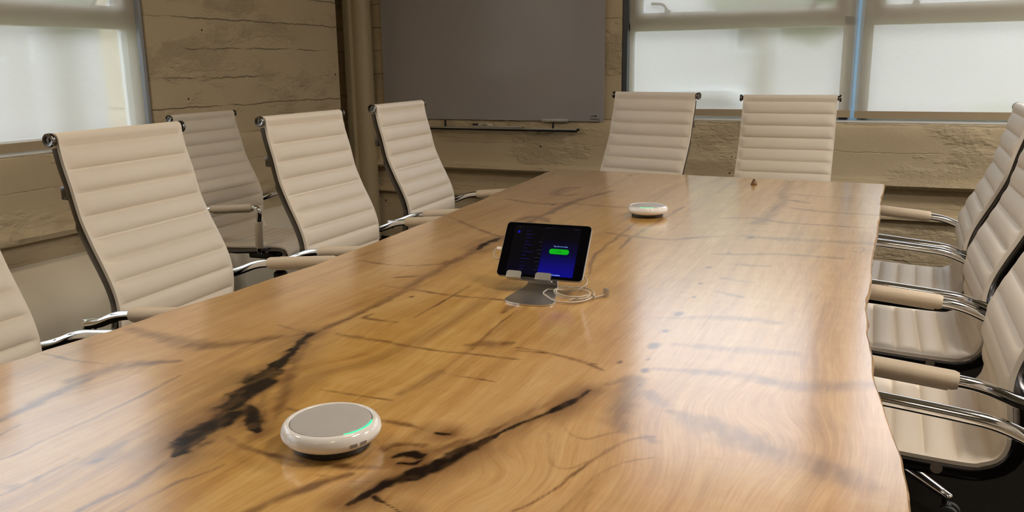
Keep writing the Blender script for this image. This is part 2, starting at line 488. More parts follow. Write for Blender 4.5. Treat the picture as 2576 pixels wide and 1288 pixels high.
def window_unit(name, loc, rz, w, z0, z1, rail0, rail1, latches):
    """frame, fixed lower pane, upper sash with its own pane; local x 0..w, y toward the room"""
    root = D.objects.new(name, None); C.objects.link(root); root.location = loc; root.rotation_euler = (0, 0, rz)
    root['kind'] = 'structure'
    f = MB(); jw = .055; dp = .07
    f.box((jw / 2, 0, (z0 + z1) / 2), (jw, dp, z1 - z0), bevel=.004)
    f.box((w - jw / 2, 0, (z0 + z1) / 2), (jw, dp, z1 - z0), bevel=.004)
    f.box((w / 2, 0, z0 + .03), (w, dp, .06), bevel=.004)
    f.box((w / 2, 0, z1 - .03), (w, dp, .06), bevel=.004)
    f.box((w / 2, 0, (rail0 + rail0 + .055) / 2), (w, dp, .055), bevel=.004)
    f.build('window_frame', M['frame'], root, angle=30)
    s = MB(); a0 = rail0 + .055; sw = .055
    s.box((w / 2, .012, a0 + .027), (w - 2 * jw, .06, .054), bevel=.006)
    s.box((w / 2, .012, z1 - .087), (w - 2 * jw, .06, .054), bevel=.006)
    s.box((jw + sw / 2, .012, (a0 + z1 - .06) / 2), (sw, .058, z1 - .06 - a0), bevel=.006)
    s.box((w - jw - sw / 2, .012, (a0 + z1 - .06) / 2), (sw, .058, z1 - .06 - a0), bevel=.006)
    s.build('sash', M['frame'], root, angle=30)
    MB().box((w / 2, -.01, (z0 + rail0) / 2 + .03), (w - 2 * jw, .006, rail0 - z0 - .06)).build('lower_pane', M['glass'], root, False)
    MB().box((w / 2, .0, (rail1 + z1) / 2 - .05), (w - 2 * jw - 2 * sw, .006, z1 - rail1 - .1)).build('upper_pane', M['glass'], root, False)
    for x, sg in latches: latch(root, x, rail1 + .03, sg)
    return root

WY = YB + .115
struct('trim_4', MB().box(((OX0 + OX1) / 2, (YB - .006 + WY - .035) / 2, OZ0 + .005), (OX1 - OX0 - .01, WY - .035 - YB + .006, .010), bevel=.002), M['frame'])  # white sill boards, added to brighten the daylit strip below the blinds
struct('trim_5', MB().box(((XL + .006 + XL - .115 + .035) / 2, (LY0 + LY1) / 2, LZ0 + .005), (.115 - .035 + .006, LY1 - LY0 - .01, .010), bevel=.002), M['frame'])
# local frame for the back windows: rz = pi turns y toward the room, so x runs right to left
window_unit('window_1', (-.262, WY, 0), PI, 1.353, OZ0, OZ1, 1.443, 1.549, [(1.353 - .265, -1), (.228, 1)])
struct('window_6', MB().box((-.237, WY, (OZ0 + OZ1) / 2), (.05, .012, OZ1 - OZ0)), M['mullion'])
window_unit('window_2', (1.55, WY, 0), PI, 1.762, OZ0, OZ1, 1.443, 1.549, [(1.765 - .265, -1), (.265, 1)])
window_unit('window_5', (3.0, WY, 0), PI, 1.44, OZ0, OZ1, 1.443, 1.549, [(1.14, -1), (.275, 1)])
# left wall: rz = -pi/2 turns y toward +x (x runs toward -y)
window_unit('window_3', (XL - .115, LY1, 0), -PI / 2, 2.6, LZ0, OZ1, 1.445, 1.535, [(.24, 1), (2.3, -1)])
window_unit('window_4', (XL - .115, LY1 - 2.62, 0), -PI / 2, 2.66, LZ0, OZ1, 1.445, 1.535, [(.24, 1), (2.4, -1)])

def roller(name, label, loc, rz, w, z0, z1, chain_x, chan=None):
    """roller screen: cloth, hem bar, roller tube, beaded chain; local x 0..w, y toward the room"""
    root = thing(name, label, 'roller blind', loc, rz, 'roller screens over the windows')
    rows = []
    for i in range(25):
        z = z0 + .042 + (z1 - z0 - .042) * i / 24
        rows.append([(w * k / 24, .0012 * math.sin(k * .9 + i * .25), z) for k in range(25)])
    mb = MB(); mb.grid(rows); cl = mb.build('cloth', M['screen'], root)
    mb = MB(); mb.box((w / 2, 0, z0 + .021), (w, .014, .042), bevel=.004)
    hb = mb.build('hem_bar', M['hem'], root)
    MB().tube([(-.005, 0, z1 + .02), (w + .005, 0, z1 + .02)], .026, n=20).build('roller_tube', M['alu'], root)
    mb = MB(); z = z0 + .06
    while z < z1 - .02:
        mb.box((chain_x, .012, z), (.0042, .0042, .0042), bevel=.0012)
        z += .0075
    mb.tube([(chain_x, .012, z0 + .05), (chain_x, .012, z1)], .0008, n=5)
    mb.build('bead_chain', M['bead'], root)
    if chan is not None:
        x0, x1, mm = chan
        MB().box(((x0 + x1) / 2, .004, (z0 + z1) / 2), (abs(x1 - x0), .03, z1 - z0 + .02), bevel=.002).build('side_channel', mm, root)
    return root
BY = YB + .03
roller('roller_blind', 'translucent roller blind left of the bright gap, behind two chair backs', (-.248, BY, 0), PI, 1.322, .926, 3.05, -.004, (1.332, 1.364, M['dark_channel']))
roller('roller_blind', 'translucent roller blind on the back wall right of the bright gap', (1.53, BY, 0), PI, 1.756, .923, 3.05, .02)
roller('roller_blind', 'translucent roller blind at the right end of the back wall', (2.98, BY, 0), PI, 1.43, .923, 3.05, .02)
roller('roller_blind', 'translucent roller blind over the side window with dark beaded channel', (XL - .03, 3.262, 0), -PI / 2, 2.16, .898, 3.05, -.022, (-.008, -.028, M['grey_channel']))
roller('roller_blind', 'translucent roller blind further along the side wall', (XL - .03, 1.085, 0), -PI / 2, 3.05, .898, 3.05, 3.065)

# ------------------------------------------------------------------ whiteboard and pen rail
BX0, BX1, BZ0, BZ1 = -3.357, -1.714, .884, 2.10
BF = 5.262
wb = thing('whiteboard', 'large frameless grey glass whiteboard hanging between corner pipe and window', 'whiteboard', ((BX0 + BX1) / 2, BF, BZ0))
hw = (BX1 - BX0) / 2
MB().box((0, .003, (BZ1 - BZ0) / 2), (2 * hw, .006, BZ1 - BZ0), bevel=.0015).build('glass_panel', M['board'], wb, angle=30)
for x in (-.55, .35):
    MB().box((x - .02, .022, .5), (.06, .03, .9)).build('mounting_batten', M['black_plastic'], wb, False)

mb = MB(); mb.box((-.0 + (-2.046 - (BX0 + BX1) / 2), -.004, .002), (.19, .012, .02), bevel=.003)
mb.build('edge_clip', M['alu'], wb)
def text_mesh(name, body, size, m, parent, M4, align='CENTER', shear=0.0):
    cu = D.curves.new('tmp_text', 'FONT'); cu.body = body; cu.size = size; cu.align_x = align; cu.align_y = 'CENTER'; cu.extrude = .0002; cu.shear = shear
    to = D.objects.new('tmp_text', cu); C.objects.link(to)
    me = D.meshes.new_from_object(to)
    D.objects.remove(to); D.curves.remove(cu)
    me.name = name
    o = link_mesh(name, me, m, parent, False)
    o.matrix_local = M4
    return o
face = Matrix.Rotation(PI / 2, 4, 'X')
lg = text_mesh('logo', 'Iceberg', .0215, M['ink'], wb, Matrix.Translation((hw - .060, -.0006, .0165)) @ face)
mb = MB()
mb.prism([(-.024, .002), (-.012, .0085), (-.004, .005), (.010, .0115), (.020, .0045), (.027, .002), (.016, .0005), (.004, .0035), (-.010, .0015)], -.0003, .0003, axis='y')
ic = mb.build('logo', M['ink'], wb, False); ic.location = (hw - .066, -.0008, .030)

rail = thing('pen_rail', 'long thin metal pen rail on the wall below the whiteboard', 'pen rail', (-2.45, 5.225, .832))
MB().box((0, 0, 0), (1.14, .016, .010), bevel=.002).build('rail', M['alu'], rail)
for x in (-.575, .575): MB().box((x, 0, -.001), (.014, .02, .016), bevel=.002).build('end_cap', M['black_plastic'], rail)
mb = MB(); mb.box((0, .012, -.010), (1.13, .010, .016)); mb.build('shadow_gap_backing', M['black_plastic'], rail, False)
for x in (-.40, .40): MB().box((x, .006, .022), (.010, .012, .05)).box((x, .034, -.005), (.03, .05, .012)).build('bracket', M['black_plastic'], rail, False)
mb = MB(); mb.box((0, -.004, 0), (.385, .05, .003), bevel=.001); mb.box((0, -.028, .004), (.385, .003, .011), bevel=.001)
tr_ = mb.build('tray', M['alu'], rail); tr_.location = (.008, -.012, .0095)
mk = thing('marker_pen', 'black capped whiteboard marker lying on the pen rail tray', 'marker', (-2.557, 5.215, .8531), .03)
mb = MB(); mb.lathe([(.0, -.028), (.0085, -.028), (.0092, -.018), (.0092, .070), (.0080, .073), (.0, .073)], axis='x', n=24)
mb.build('body', M['marker_white'], mk)
mb = MB(); mb.lathe([(.0, -.070), (.0078, -.070), (.0088, -.066), (.0096, -.028), (.0, -.028)], axis='x', n=24)
mb.build('cap', M['black_plastic'], mk)
mb = MB()
for x0, w_ in ((-.016, .004), (-.003, .010), (.010, .030)):
    mb.box((x0 + w_ / 2, -.0093, .001), (w_, .0006, .005))
mb.build('print', M['ink'], mk, False)

FIG = {"black":[[[[-1.034,2.059],[-1.045,2.146],[-1.043,2.214]],[0.0076,0.0215,0.0112]],[[[-0.995,1.261],[-0.972,1.189],[-0.934,1.091],[-0.917,1.026],[-0.889,0.943],[-0.868,0.886],[-0.853,0.823],[-0.844,0.784],[-0.838,0.759]],[0.0125,0.0181,0.0256,0.0456,0.0394,0.0422,0.0375,0.026,0.0047]],[[[-0.553,0.748],[-0.544,0.782],[-0.536,0.802],[-0.516,0.84],[-0.499,0.888],[-0.487,0.93],[-0.474,0.972],[-0.458,1.026],[-0.446,1.054],[-0.426,1.095],[-0.417,1.137],[-0.404,1.191]],[0.0032,0.0106,0.0148,0.0181,0.019,0.0184,0.0096,0.0101,0.0087,0.009,0.0075,0.0059]],[[[-0.569,0.871],[-0.562,0.886],[-0.547,0.885]],[0.0075,0.0167,0.012]],[[[-0.553,0.89],[-0.535,0.885],[-0.531,0.894]],[0.0106,0.0134,0.006]],[[[-0.553,0.859],[-0.532,0.864],[-0.527,0.876]],[0.0044,0.0073,0.0044]],[[[-0.864,0.936],[-0.83,0.91],[-0.81,0.88],[-0.786,0.867]],[0.0096,0.0221,0.0158,0.0086]],[[[-0.483,0.754],[-0.535,0.776]],[0.0012,0.0065]],[[[-0.549,0.959],[-0.533,0.963]],[0.0066,0.0065]]],"brown":[[[[-1.108,2.501],[-1.084,2.596],[-0.994,2.513]],[0.0135,0.0353,0.0165]],[[[-0.713,1.526],[-0.717,1.572],[-0.71,1.598]],[0.0077,0.0144,0.0065]],[[[-1.04,2.202],[-1.027,1.997],[-1.017,1.761],[-0.992,1.573],[-0.986,1.408],[-0.99,1.304],[-0.995,1.261]],[0.0222,0.0194,0.0165,0.016,0.0141,0.0144,0.0167]],[[[-1.02,3.251],[-1.054,3.061],[-1.073,2.903],[-1.064,2.662],[-1.06,2.488],[-1.028,2.29],[-1.04,2.202]],[0.0194,0.0179,0.0207,0.0182,0.0198,0.0204,0.0139]],[[[-0.389,3.767],[-0.379,3.408],[-0.357,3.227],[-0.364,2.917],[-0.376,2.726]],[0.0278,0.0328,0.0299,0.0326,0.0391]],[[[-1.002,1.269],[-1.037,1.218],[-1.086,1.165],[-1.147,1.128],[-1.258,1.139],[-1.345,1.153]],[0.0113,0.0219,0.0296,0.035,0.0259,0.0182]],[[[-1.09,1.283],[-0.999,1.265]],[0.0045,0.007]],[[[-0.953,1.283],[-0.911,1.277],[-0.837,1.276],[-0.75,1.265],[-0.682,1.271],[-0.569,1.279]],[0.007,0.0122,0.0079,0.0062,0.0061,0.0058]],[[[-0.681,1.316],[-0.65,1.334],[-0.613,1.359]],[0.0127,0.0279,0.0102]],[[[-0.595,1.337],[-0.533,1.332],[-0.467,1.309],[-0.414,1.283]],[0.005,0.0048,0.0069,0.0033]],[[[-0.588,1.321],[-0.514,1.328],[-0.438,1.306]],[0.0037,0.0048,0.0034]],[[[-0.673,1.062],[-0.666,1.117],[-0.662,1.153],[-0.662,1.183]],[0.0098,0.0145,0.015,0.0055]],[[[-0.802,1.028],[-0.733,1.034],[-0.671,1.036]],[0.0041,0.004,0.0038]],[[[-0.654,1.168],[-0.606,1.168],[-0.559,1.166]],[0.0033,0.0032,0.0031]],[[[-0.813,0.837],[-0.77,0.818],[-0.719,0.815],[-0.659,0.816],[-0.605,0.829],[-0.561,0.842]],[0.0118,0.0112,0.0077,0.0074,0.0117,0.013]],[[[-0.982,1.243],[-0.911,1.105],[-0.883,1.051],[-0.805,0.936],[-0.786,0.893],[-0.779,0.856]],[0.0082,0.021,0.0262,0.0149,0.0141,0.0118]],[[[-0.894,0.984],[-0.853,0.924],[-0.819,0.868]],[0.0103,0.0189,0.0105]],[[[-0.868,0.968],[-0.817,0.923],[-0.781,0.87]],[0.005,0.0074,0.0051]],[[[-0.811,0.951],[-0.767,0.951],[-0.641,0.968],[-0.59,0.966],[-0.548,0.957]],[0.0076,0.0074,0.007,0.0076,0.0082]],[[[-0.59,0.887],[-0.581,0.905],[-0.551,0.917],[-0.522,0.909],[-0.519,0.861],[-0.549,0.843]],[0.0155,0.0126,0.0125,0.0152,0.0172,0.0143]],[[[-0.538,0.884],[-0.518,0.924],[-0.482,0.99],[-0.456,1.08],[-0.426,1.168]],[0.0224,0.0201,0.0147,0.0125,0.0078]],[[[-0.269,1.063],[-0.299,1.039],[-0.313,1.003],[-0.331,0.929],[-0.353,0.833],[-0.366,0.805]],[0.0032,0.0047,0.0046,0.0035,0.0031,0.003]],[[[-0.255,1.002],[-0.288,0.969],[-0.306,0.927],[-0.316,0.853],[-0.32,0.824]],[0.0022,0.0029,0.0028,0.0025,0.0024]],[[[-0.296,0.882],[-0.294,0.861],[-0.292,0.836]],[0.0013,0.0031,0.0018]],[[[-0.411,1.075],[-0.381,1.029],[-0.35,1.023],[-0.322,1.06]],[0.0009,0.0016,0.0016,0.0008]],[[[-0.407,1.018],[-0.375,0.939],[-0.345,0.931],[-0.328,0.959]],[0.0008,0.0015,0.0014,0.0007]],[[[-1.215,3.102],[-1.216,3.253],[-1.178,3.291]],[0.0282,0.0252,0.0204]],[[[-1.211,3.092],[-1.155,3.068],[-1.123,3.124]],[0.0281,0.0229,0.014]],[[[-1.341,2.917],[-1.182,2.854],[-1.058,2.898],[-0.931,2.877],[-0.813,2.875]],[0.0089,0.0165,0.0165,0.0159,0.0077]],[[[-1.356,2.497],[-1.172,2.337],[-1.026,2.227]],[0.0072,0.0094,0.0112]],[[[-1.265,1.828],[-1.14,1.813],[-1.05,1.862],[-1.043,1.914]],[0.0047,0.0067,0.0112,0.0093]],[[[-1.078,1.704],[-1.027,1.74],[-0.999,1.769]],[0.0101,0.0082,0.0062]],[[[-1.055,1.623],[-0.968,1.619],[-0.859,1.607],[-0.729,1.62]],[0.0038,0.0073,0.0087,0.005]],[[[-0.955,1.42],[-0.955,1.39],[-0.877,1.386]],[0.0062,0.0107,0.0029]],[[[-0.873,1.694],[-0.868,1.552],[-0.864,1.426]],[0.0037,0.005,0.003]],[[[-0.692,1.556],[-0.676,1.389],[-0.663,1.295]],[0.0031,0.004,0.0025]],[[[-0.737,2.608],[-0.707,2.119],[-0.654,1.903]],[0.0065,0.0072,0.0041]],[[[-0.665,2.964],[-0.683,2.419],[-0.669,2.214]],[0.0079,0.0087,0.0051]],[[[-0.772,2.412],[-0.696,2.388],[-0.582,2.376],[-0.508,2.434],[-0.433,2.487]],[0.0088,0.0142,0.0137,0.014,0.0085]],[[[-0.378,3.397],[-0.288,3.375],[-0.105,3.357]],[0.0187,0.0182,0.0088]],[[[-0.361,3.256],[-0.271,3.2]],[0.0217,0.0249]],[[[-0.309,3.066],[-0.247,3.036],[-0.14,3.016],[-0.022,3.01]],[0.0156,0.0227,0.0147,0.0108]],[[[-0.504,2.778],[-0.396,2.817],[-0.299,2.769],[-0.038,2.76]],[0.0103,0.0138,0.0165,0.0062]],[[[-1.044,0.665],[-1.043,0.767],[-1.046,0.902],[-1.06,0.992]],[0.0025,0.0036,0.0052,0.0034]],[[[-1.116,0.716],[-1.124,0.752]],[0.0046,0.0028]],[[[-1.162,0.749],[-1.184,0.865],[-1.189,0.93]],[0.0097,0.0175,0.0093]],[[[-1.212,0.902],[-1.188,0.99],[-1.117,1.042]],[0.0161,0.0294,0.0099]],[[[-0.837,0.755],[-0.824,0.685],[-0.829,0.64],[-0.83,0.605]],[0.0063,0.01,0.0068,0.0065]],[[[-0.864,0.789],[-0.904,0.797]],[0.005,0.0051]],[[[-0.949,0.597],[-0.95,0.646],[-0.952,0.711]],[0.0028,0.006,0.0048]],[[[-1.376,0.983],[-1.299,0.98],[-1.228,0.986]],[0.0027,0.0065,0.0025]],[[[-0.648,0.684],[-0.624,0.755],[-0.594,0.812]],[0.01,0.0135,0.0085]],[[[-0.784,0.626],[-0.781,0.695],[-0.759,0.767]],[0.0052,0.0056,0.0038]],[[[-0.582,0.778],[-0.533,0.791]],[0.0034,0.004]],[[[-0.582,0.795],[-0.543,0.806]],[0.0028,0.0034]],[[[-0.568,0.758],[-0.542,0.77]],[0.0026,0.0039]],[[[-0.628,0.792],[-0.548,0.814]],[0.0021,0.0028]]],"purple":[[[[-0.269,1.16],[-0.218,1.131],[-0.149,1.104],[-0.086,1.072],[-0.028,1.047],[0.006,1.025]],[0.0108,0.034,0.0415,0.0448,0.0367,0.0203]],[[[-0.331,1.463],[-0.234,1.473],[-0.13,1.488]],[0.0126,0.0222,0.0169]],[[[-0.335,1.323],[-0.212,1.345],[-0.113,1.332],[-0.004,1.384]],[0.011,0.0215,0.0286,0.0271]],[[[-0.352,1.263],[-0.346,1.2],[-0.334,1.11],[-0.312,1.064]],[0.0271,0.0292,0.0297,0.0164]],[[[-0.363,1.268],[-0.386,1.224]],[0.0147,0.0101]],[[[-0.279,1.06],[-0.267,1.046]],[0.008,0.0078]],[[[-0.318,1.212],[-0.278,1.178]],[0.0194,0.0147]],[[[-0.409,1.608],[-0.263,1.666],[-0.178,1.666]],[0.0044,0.0238,0.0145]],[[[-0.421,2.229],[-0.256,2.292],[-0.099,2.302]],[0.0072,0.0193,0.0141]],[[[-0.363,2.501],[-0.238,2.505],[-0.039,2.527]],[0.034,0.0332,0.0216]],[[[-0.352,2.132],[-0.315,2.137],[-0.257,2.146]],[0.0088,0.0197,0.0065]],[[[-0.351,1.991],[-0.332,1.978],[-0.268,1.963]],[0.006,0.0176,0.0038]],[[[-0.339,1.859],[-0.301,1.838],[-0.273,1.828]],[0.0054,0.0139,0.0051]],[[[-0.919,0.711],[-0.927,0.734],[-0.935,0.773]],[0.0268,0.0195,0.0051]],[[[-0.961,0.62],[-0.958,0.628]],[0.0103,0.0045]],[[[-0.943,0.641],[-0.949,0.652]],[0.0045,0.0045]],[[[-0.086,2.436],[-0.067,2.466],[-0.051,2.433],[-0.064,2.386],[-0.083,2.411]],[0.0051,0.0052,0.0051,0.0049,0.005]]]}
DOTS = {"purple":[[-0.367,1.441,0.0122],[-0.347,1.31,0.0079],[-0.36,1.366,0.0041],[-0.371,1.533,0.0068],[-0.373,1.652,0.0112],[-0.373,1.792,0.0052],[-0.383,1.914,0.0055],[-0.399,2.081,0.0069],[-0.382,2.259,0.0074],[-0.362,2.495,0.0148],[-0.92,0.712,0.0074]],"brown":[[-0.4,1.332,0.0054],[-0.442,1.551,0.0023],[-1.073,2.903,0.0131],[-1.116,2.849,0.0116],[-1.089,3.74,0.0144],[-0.394,3.739,0.0115],[-0.951,1.567,0.0044],[-0.998,1.545,0.0044],[-1.014,1.807,0.005],[-1.02,1.937,0.0053],[-0.861,0.862,0.0017],[-0.339,1.245,0.0025]]}

# ------------------------------------------------------------------ conference table: live-edge slab
TL = [(.40, -1.395), (.75, -1.388), (.907, -1.389), (.99, -1.391), (1.074, -1.384), (1.171, -1.376), (1.321, -1.366), (1.473, -1.357), (1.8, -1.345), (2.082, -1.357), (2.531, -1.382), (3.125, -1.443), (3.857, -1.504)]
TR = [(.40, .050), (.80, .047), (.978, .046), (1.025, .044), (1.112, .037), (1.21, .022), (1.354, .005), (1.454, -.004), (1.654, -.020), (1.884, -.029), (2.189, -.029), (2.666, -.026), (3.195, -.027), (3.80, -.029)]
TOPZ, TH = .75, .038

def vnoise(x, y, seed):
    """smooth value noise on numpy arrays"""
    xi, yi = np.floor(x).astype(np.int64), np.floor(y).astype(np.int64)
    fx, fy = x - xi, y - yi
    fx, fy = fx * fx * (3 - 2 * fx), fy * fy * (3 - 2 * fy)
    def h(a, b):
        n = (a * 374761393 + b * 668265263 + seed * 1274126177) & 0x7fffffff
        n = ((n ^ (n >> 13)) * 1274126177) & 0x7fffffff
        return ((n ^ (n >> 16)) & 0xffff) / 65535.0
    return (h(xi, yi) * (1 - fx) + h(xi + 1, yi) * fx) * (1 - fy) + (h(xi, yi + 1) * (1 - fx) + h(xi + 1, yi + 1) * fx) * fy

def fbm(x, y, seed, o=4):
    r = 0; a = .5
    for k in range(o):
        r = r + a * vnoise(x * 2 ** k, y * 2 ** k, seed + k); a *= .5
    return r

def wood_figure(X, Y):
    """black seams, brown streaks and grey-purple mineral marks of this slab, as masks in metres on the slab"""
    wx = X + (fbm(X * 28, Y * 16, 11) - .47) * .012
    wy = Y + (fbm(X * 20, Y * 20, 31) - .47) * .012
    NZ = fbm(X * 55, Y * 38, 131, 5)
    FI = fbm(X * 170, Y * 9, 77, 4)
    masks = []
    for key in ('black', 'brown', 'purple'):
        mk = np.zeros_like(X)
        for pts, ws in FIG[key]:
            P = spline([(p[0], p[1], w * (1.3 if key == 'black' else 1.0)) for p, w in zip(pts, ws)], 4)
            if key == 'purple': soft0, soft1, amp = .0, 1.3, .70
            elif key == 'brown': soft0, soft1, amp = .0, 1.25, 1.0
            else: soft0, soft1, amp = .28, .66, 1.0
            if key == 'brown' and max(ws) < .0032: amp = .50
            loc = np.zeros_like(X)
            for a, b in zip(P[:-1], P[1:]):
                wm = max(a.z, b.z, .001) * 1.4 + .02
                bb = (wx > min(a.x, b.x) - wm) & (wx < max(a.x, b.x) + wm) & (wy > min(a.y, b.y) - wm) & (wy < max(a.y, b.y) + wm)
                if not bb.any(): continue
                px, py = wx[bb], wy[bb]
                dx, dy = b.x - a.x, b.y - a.y
                L2 = dx * dx + dy * dy + 1e-12
                t = np.clip(((px - a.x) * dx + (py - a.y) * dy) / L2, 0, 1)
                d = np.hypot(px - a.x - t * dx, py - a.y - t * dy)
                w = np.maximum(a.z + t * (b.z - a.z), .0032)
                d = np.maximum(0, d + w * (NZ[bb] - .47) * (.9 if key == 'black' else 1.1))
                v = np.clip((soft1 * w - d) / ((soft1 - soft0) * w), 0, 1)
                v = v * v * (3 - 2 * v)
                loc[bb] = np.maximum(loc[bb], v)
            tex = np.clip(.28 + .9 * fbm(X * 25, Y * 9, 71 + len(pts)) + .7 * (FI - .4), 0, 1.2) if key != 'black' else .62 + .75 * fbm(X * 90, Y * 40, 5)
            mk = np.maximum(mk, np.clip(loc * amp * tex, 0, 1))
        for cx, cy, r in DOTS.get(key, []):
            d = np.hypot((wx - cx) * 1.0, (wy - cy) * .55)
            v = np.clip((1.15 * r - d) / (.95 * r), 0, 1)
            mk = np.maximum(mk, np.clip(v * 1.5, 0, 1))
        masks.append(mk)
    # brown halo bleeding out of the black seams
    halo = np.zeros_like(X)
    for pts, ws in FIG['black']:
        P = spline([(p[0], p[1], w) for p, w in zip(pts, ws)], 3)
        for a, b in zip(P[:-1], P[1:]):
            wm = max(a.z, b.z) * 2.5 + .06
            bb = (wx > min(a.x, b.x) - wm) & (wx < max(a.x, b.x) + wm) & (wy > min(a.y, b.y) - wm) & (wy < max(a.y, b.y) + wm)
            if not bb.any(): continue
            px, py = wx[bb], wy[bb]
            dx, dy = b.x - a.x, b.y - a.y
            t = np.clip(((px - a.x) * dx + (py - a.y) * dy) / (dx * dx + dy * dy + 1e-12), 0, 1)
            d = np.hypot(px - a.x - t * dx, py - a.y - t * dy)
            halo[bb] = np.maximum(halo[bb], np.clip(1 - d / (max(a.z, b.z) * 2.0 + .035), 0, 1))
    masks[1] = np.maximum(masks[1], halo ** 1.1 * np.clip(-.1 + 1.9 * fbm(X * 45, Y * 12, 303, 4), 0, 1))
    return masks

def build_table():
    NU, NV = 430, 640
    y = .40 * (3.857 / .40) ** (np.linspace(0, 1, NV))
    u = np.linspace(0, 1, NU)
    lx = np.interp(y, [p[0] for p in TL], [p[1] for p in TL])
    rx = np.interp(y, [p[0] for p in TR], [p[1] for p in TR])
    ker = np.ones(9) / 9
    def smooth(a):
        b = np.convolve(np.pad(a, 4, mode='edge'), ker, 'valid'); return b
    lx, rx = smooth(lx), smooth(rx)
    lx += (vnoise(y * 7, y * 0, 3) - .5) * .010 + (vnoise(y * 23, y * 0, 4) - .5) * .004
    rx += (vnoise(y * 7, y * 0 + 9, 3) - .5) * .006 + (vnoise(y * 23, y * 0 + 5, 4) - .5) * .003
    U, Y = np.meshgrid(u, y)
    X = lx[:, None] + (rx - lx)[:, None] * U
    Ys = Y - (U * .057) * np.clip((Y - 3.2) / .65, 0, 1)          # far end cut slightly out of square
    Z = np.full_like(X, TOPZ)
    bl, br, pu = wood_figure(X, Ys)
    # grain coordinate: fibres swing round the knots
    G = X.copy()
    for cx, cy, r, k in ((-.667, .883, .10, .5), (-.80, 1.02, .07, .7), (-.44, .92, .06, .8), (-.135, 1.16, .09, .8), (-1.20, .98, .05, .8), (-.30, 1.02, .10, .5), (-.9, 1.3, .10, .35)):
        e = np.exp(-(((X - cx) / (r * 1.3)) ** 2 + ((Ys - cy) / (r * 2.4)) ** 2))
        G = G - (X - cx) * k * e + .02 * k * e * np.sin((Ys - cy) / r * 1.5)
    G = G + (fbm(X * 2.2, Ys * .9, 91) - .47) * .055 + (fbm(X * 6, Ys * 1.6, 47) - .47) * .022
    n = NU * NV
    co = np.stack([X, Ys, Z], -1).reshape(-1, 3)
    idx = np.arange(n).reshape(NV, NU)
    q = np.stack([idx[:-1, :-1], idx[:-1, 1:], idx[1:, 1:], idx[1:, :-1]], -1).reshape(-1, 4)
    # rim: border loop, rounded over and dropped to the underside
    loop = np.concatenate([idx[0, :], idx[1:, -1], idx[-1, -2::-1], idx[-2:0:-1, 0]])
    m = len(loop)
    cen = co.mean(0)
    outw = np.zeros((m, 2))
    P2 = co[loop][:, :2]
    tan = np.roll(P2, -1, 0) - np.roll(P2, 1, 0)
    nrm = np.stack([tan[:, 1], -tan[:, 0]], -1); nrm /= np.linalg.norm(nrm, axis=1)[:, None] + 1e-9
    rough = (vnoise(np.arange(m) * .13, np.zeros(m), 8) - .5) * .006
    rings = []
    for (o, dz) in ((.003, -.003), (.004, -.012), (.001, -.026), (-.004, -TH)):
        c = np.empty((m, 3)); c[:, :2] = P2 + nrm * (o + (rough * (1 if dz < -.005 else 0)))[:, None]; c[:, 2] = TOPZ + dz
        rings.append(c)
    allco = np.concatenate([co] + rings)
    faces = [q]
    prev = loop
    for k in range(len(rings)):
        cur = n + k * m + np.arange(m)
        faces.append(np.stack([prev, cur, np.roll(cur, -1), np.roll(prev, -1)], -1)[:, ::-1])
        prev = cur
    F = np.concatenate(faces)
    me = D.meshes.new('tabletop')
    me.vertices.add(len(allco)); me.vertices.foreach_set('co', allco.ravel())
    nl = F.size + m
    me.loops.add(nl)
    me.loops.foreach_set('vertex_index', np.concatenate([F.ravel(), prev]).astype(np.int32))
    npoly = len(F) + 1
    me.polygons.add(npoly)
    st = np.concatenate([np.arange(len(F)) * 4, [len(F) * 4]]).astype(np.int32)
    me.polygons.foreach_set('loop_start', st)
    try: me.polygons.foreach_set('loop_total', np.concatenate([np.full(len(F), 4), [m]]).astype(np.int32))
    except Exception: pass
    me.update(calc_edges=True); me.validate()
    def attr(name, top):
        a = me.attributes.new(name, 'FLOAT', 'POINT')
        t = top.reshape(-1)
        a.data.foreach_set('value', np.concatenate([t] + [t[loop]] * len(rings)).astype(np.float32))
    attr('seam', bl); attr('streak', br); attr('mineral', pu); attr('grain', G)
    heart = np.clip(1 - np.abs((X + .72 + .10 * np.sin(Ys * 1.3)) / .42), 0, 1)
    attr('heart', heart * heart * (3 - 2 * heart))
    root = thing('conference_table', 'long live-edge wooden slab conference table with dark seams and knots', 'table', (-.7, 2.1, 0))
    o = link_mesh('tabletop', me, M['wood'], None, True, 50)
    o.parent = root; o.matrix_parent_inverse = Matrix.Translation((.7, -2.1, 0))
    for yy in (1.05, 3.0):
        mb = MB()
        mb.box((-.72, yy, .70), (.82, .10, .012)); mb.box((-.72, yy, .010), (.74, .10, .020), bevel=.003)
        mb.box((-1.06, yy, .355), (.06, .10, .68)); mb.box((-.38, yy, .355), (.06, .10, .68))
        l = mb.build('leg', M['black_steel'], root, False); l.matrix_parent_inverse = Matrix.Translation((.7, -2.1, 0))
    return root

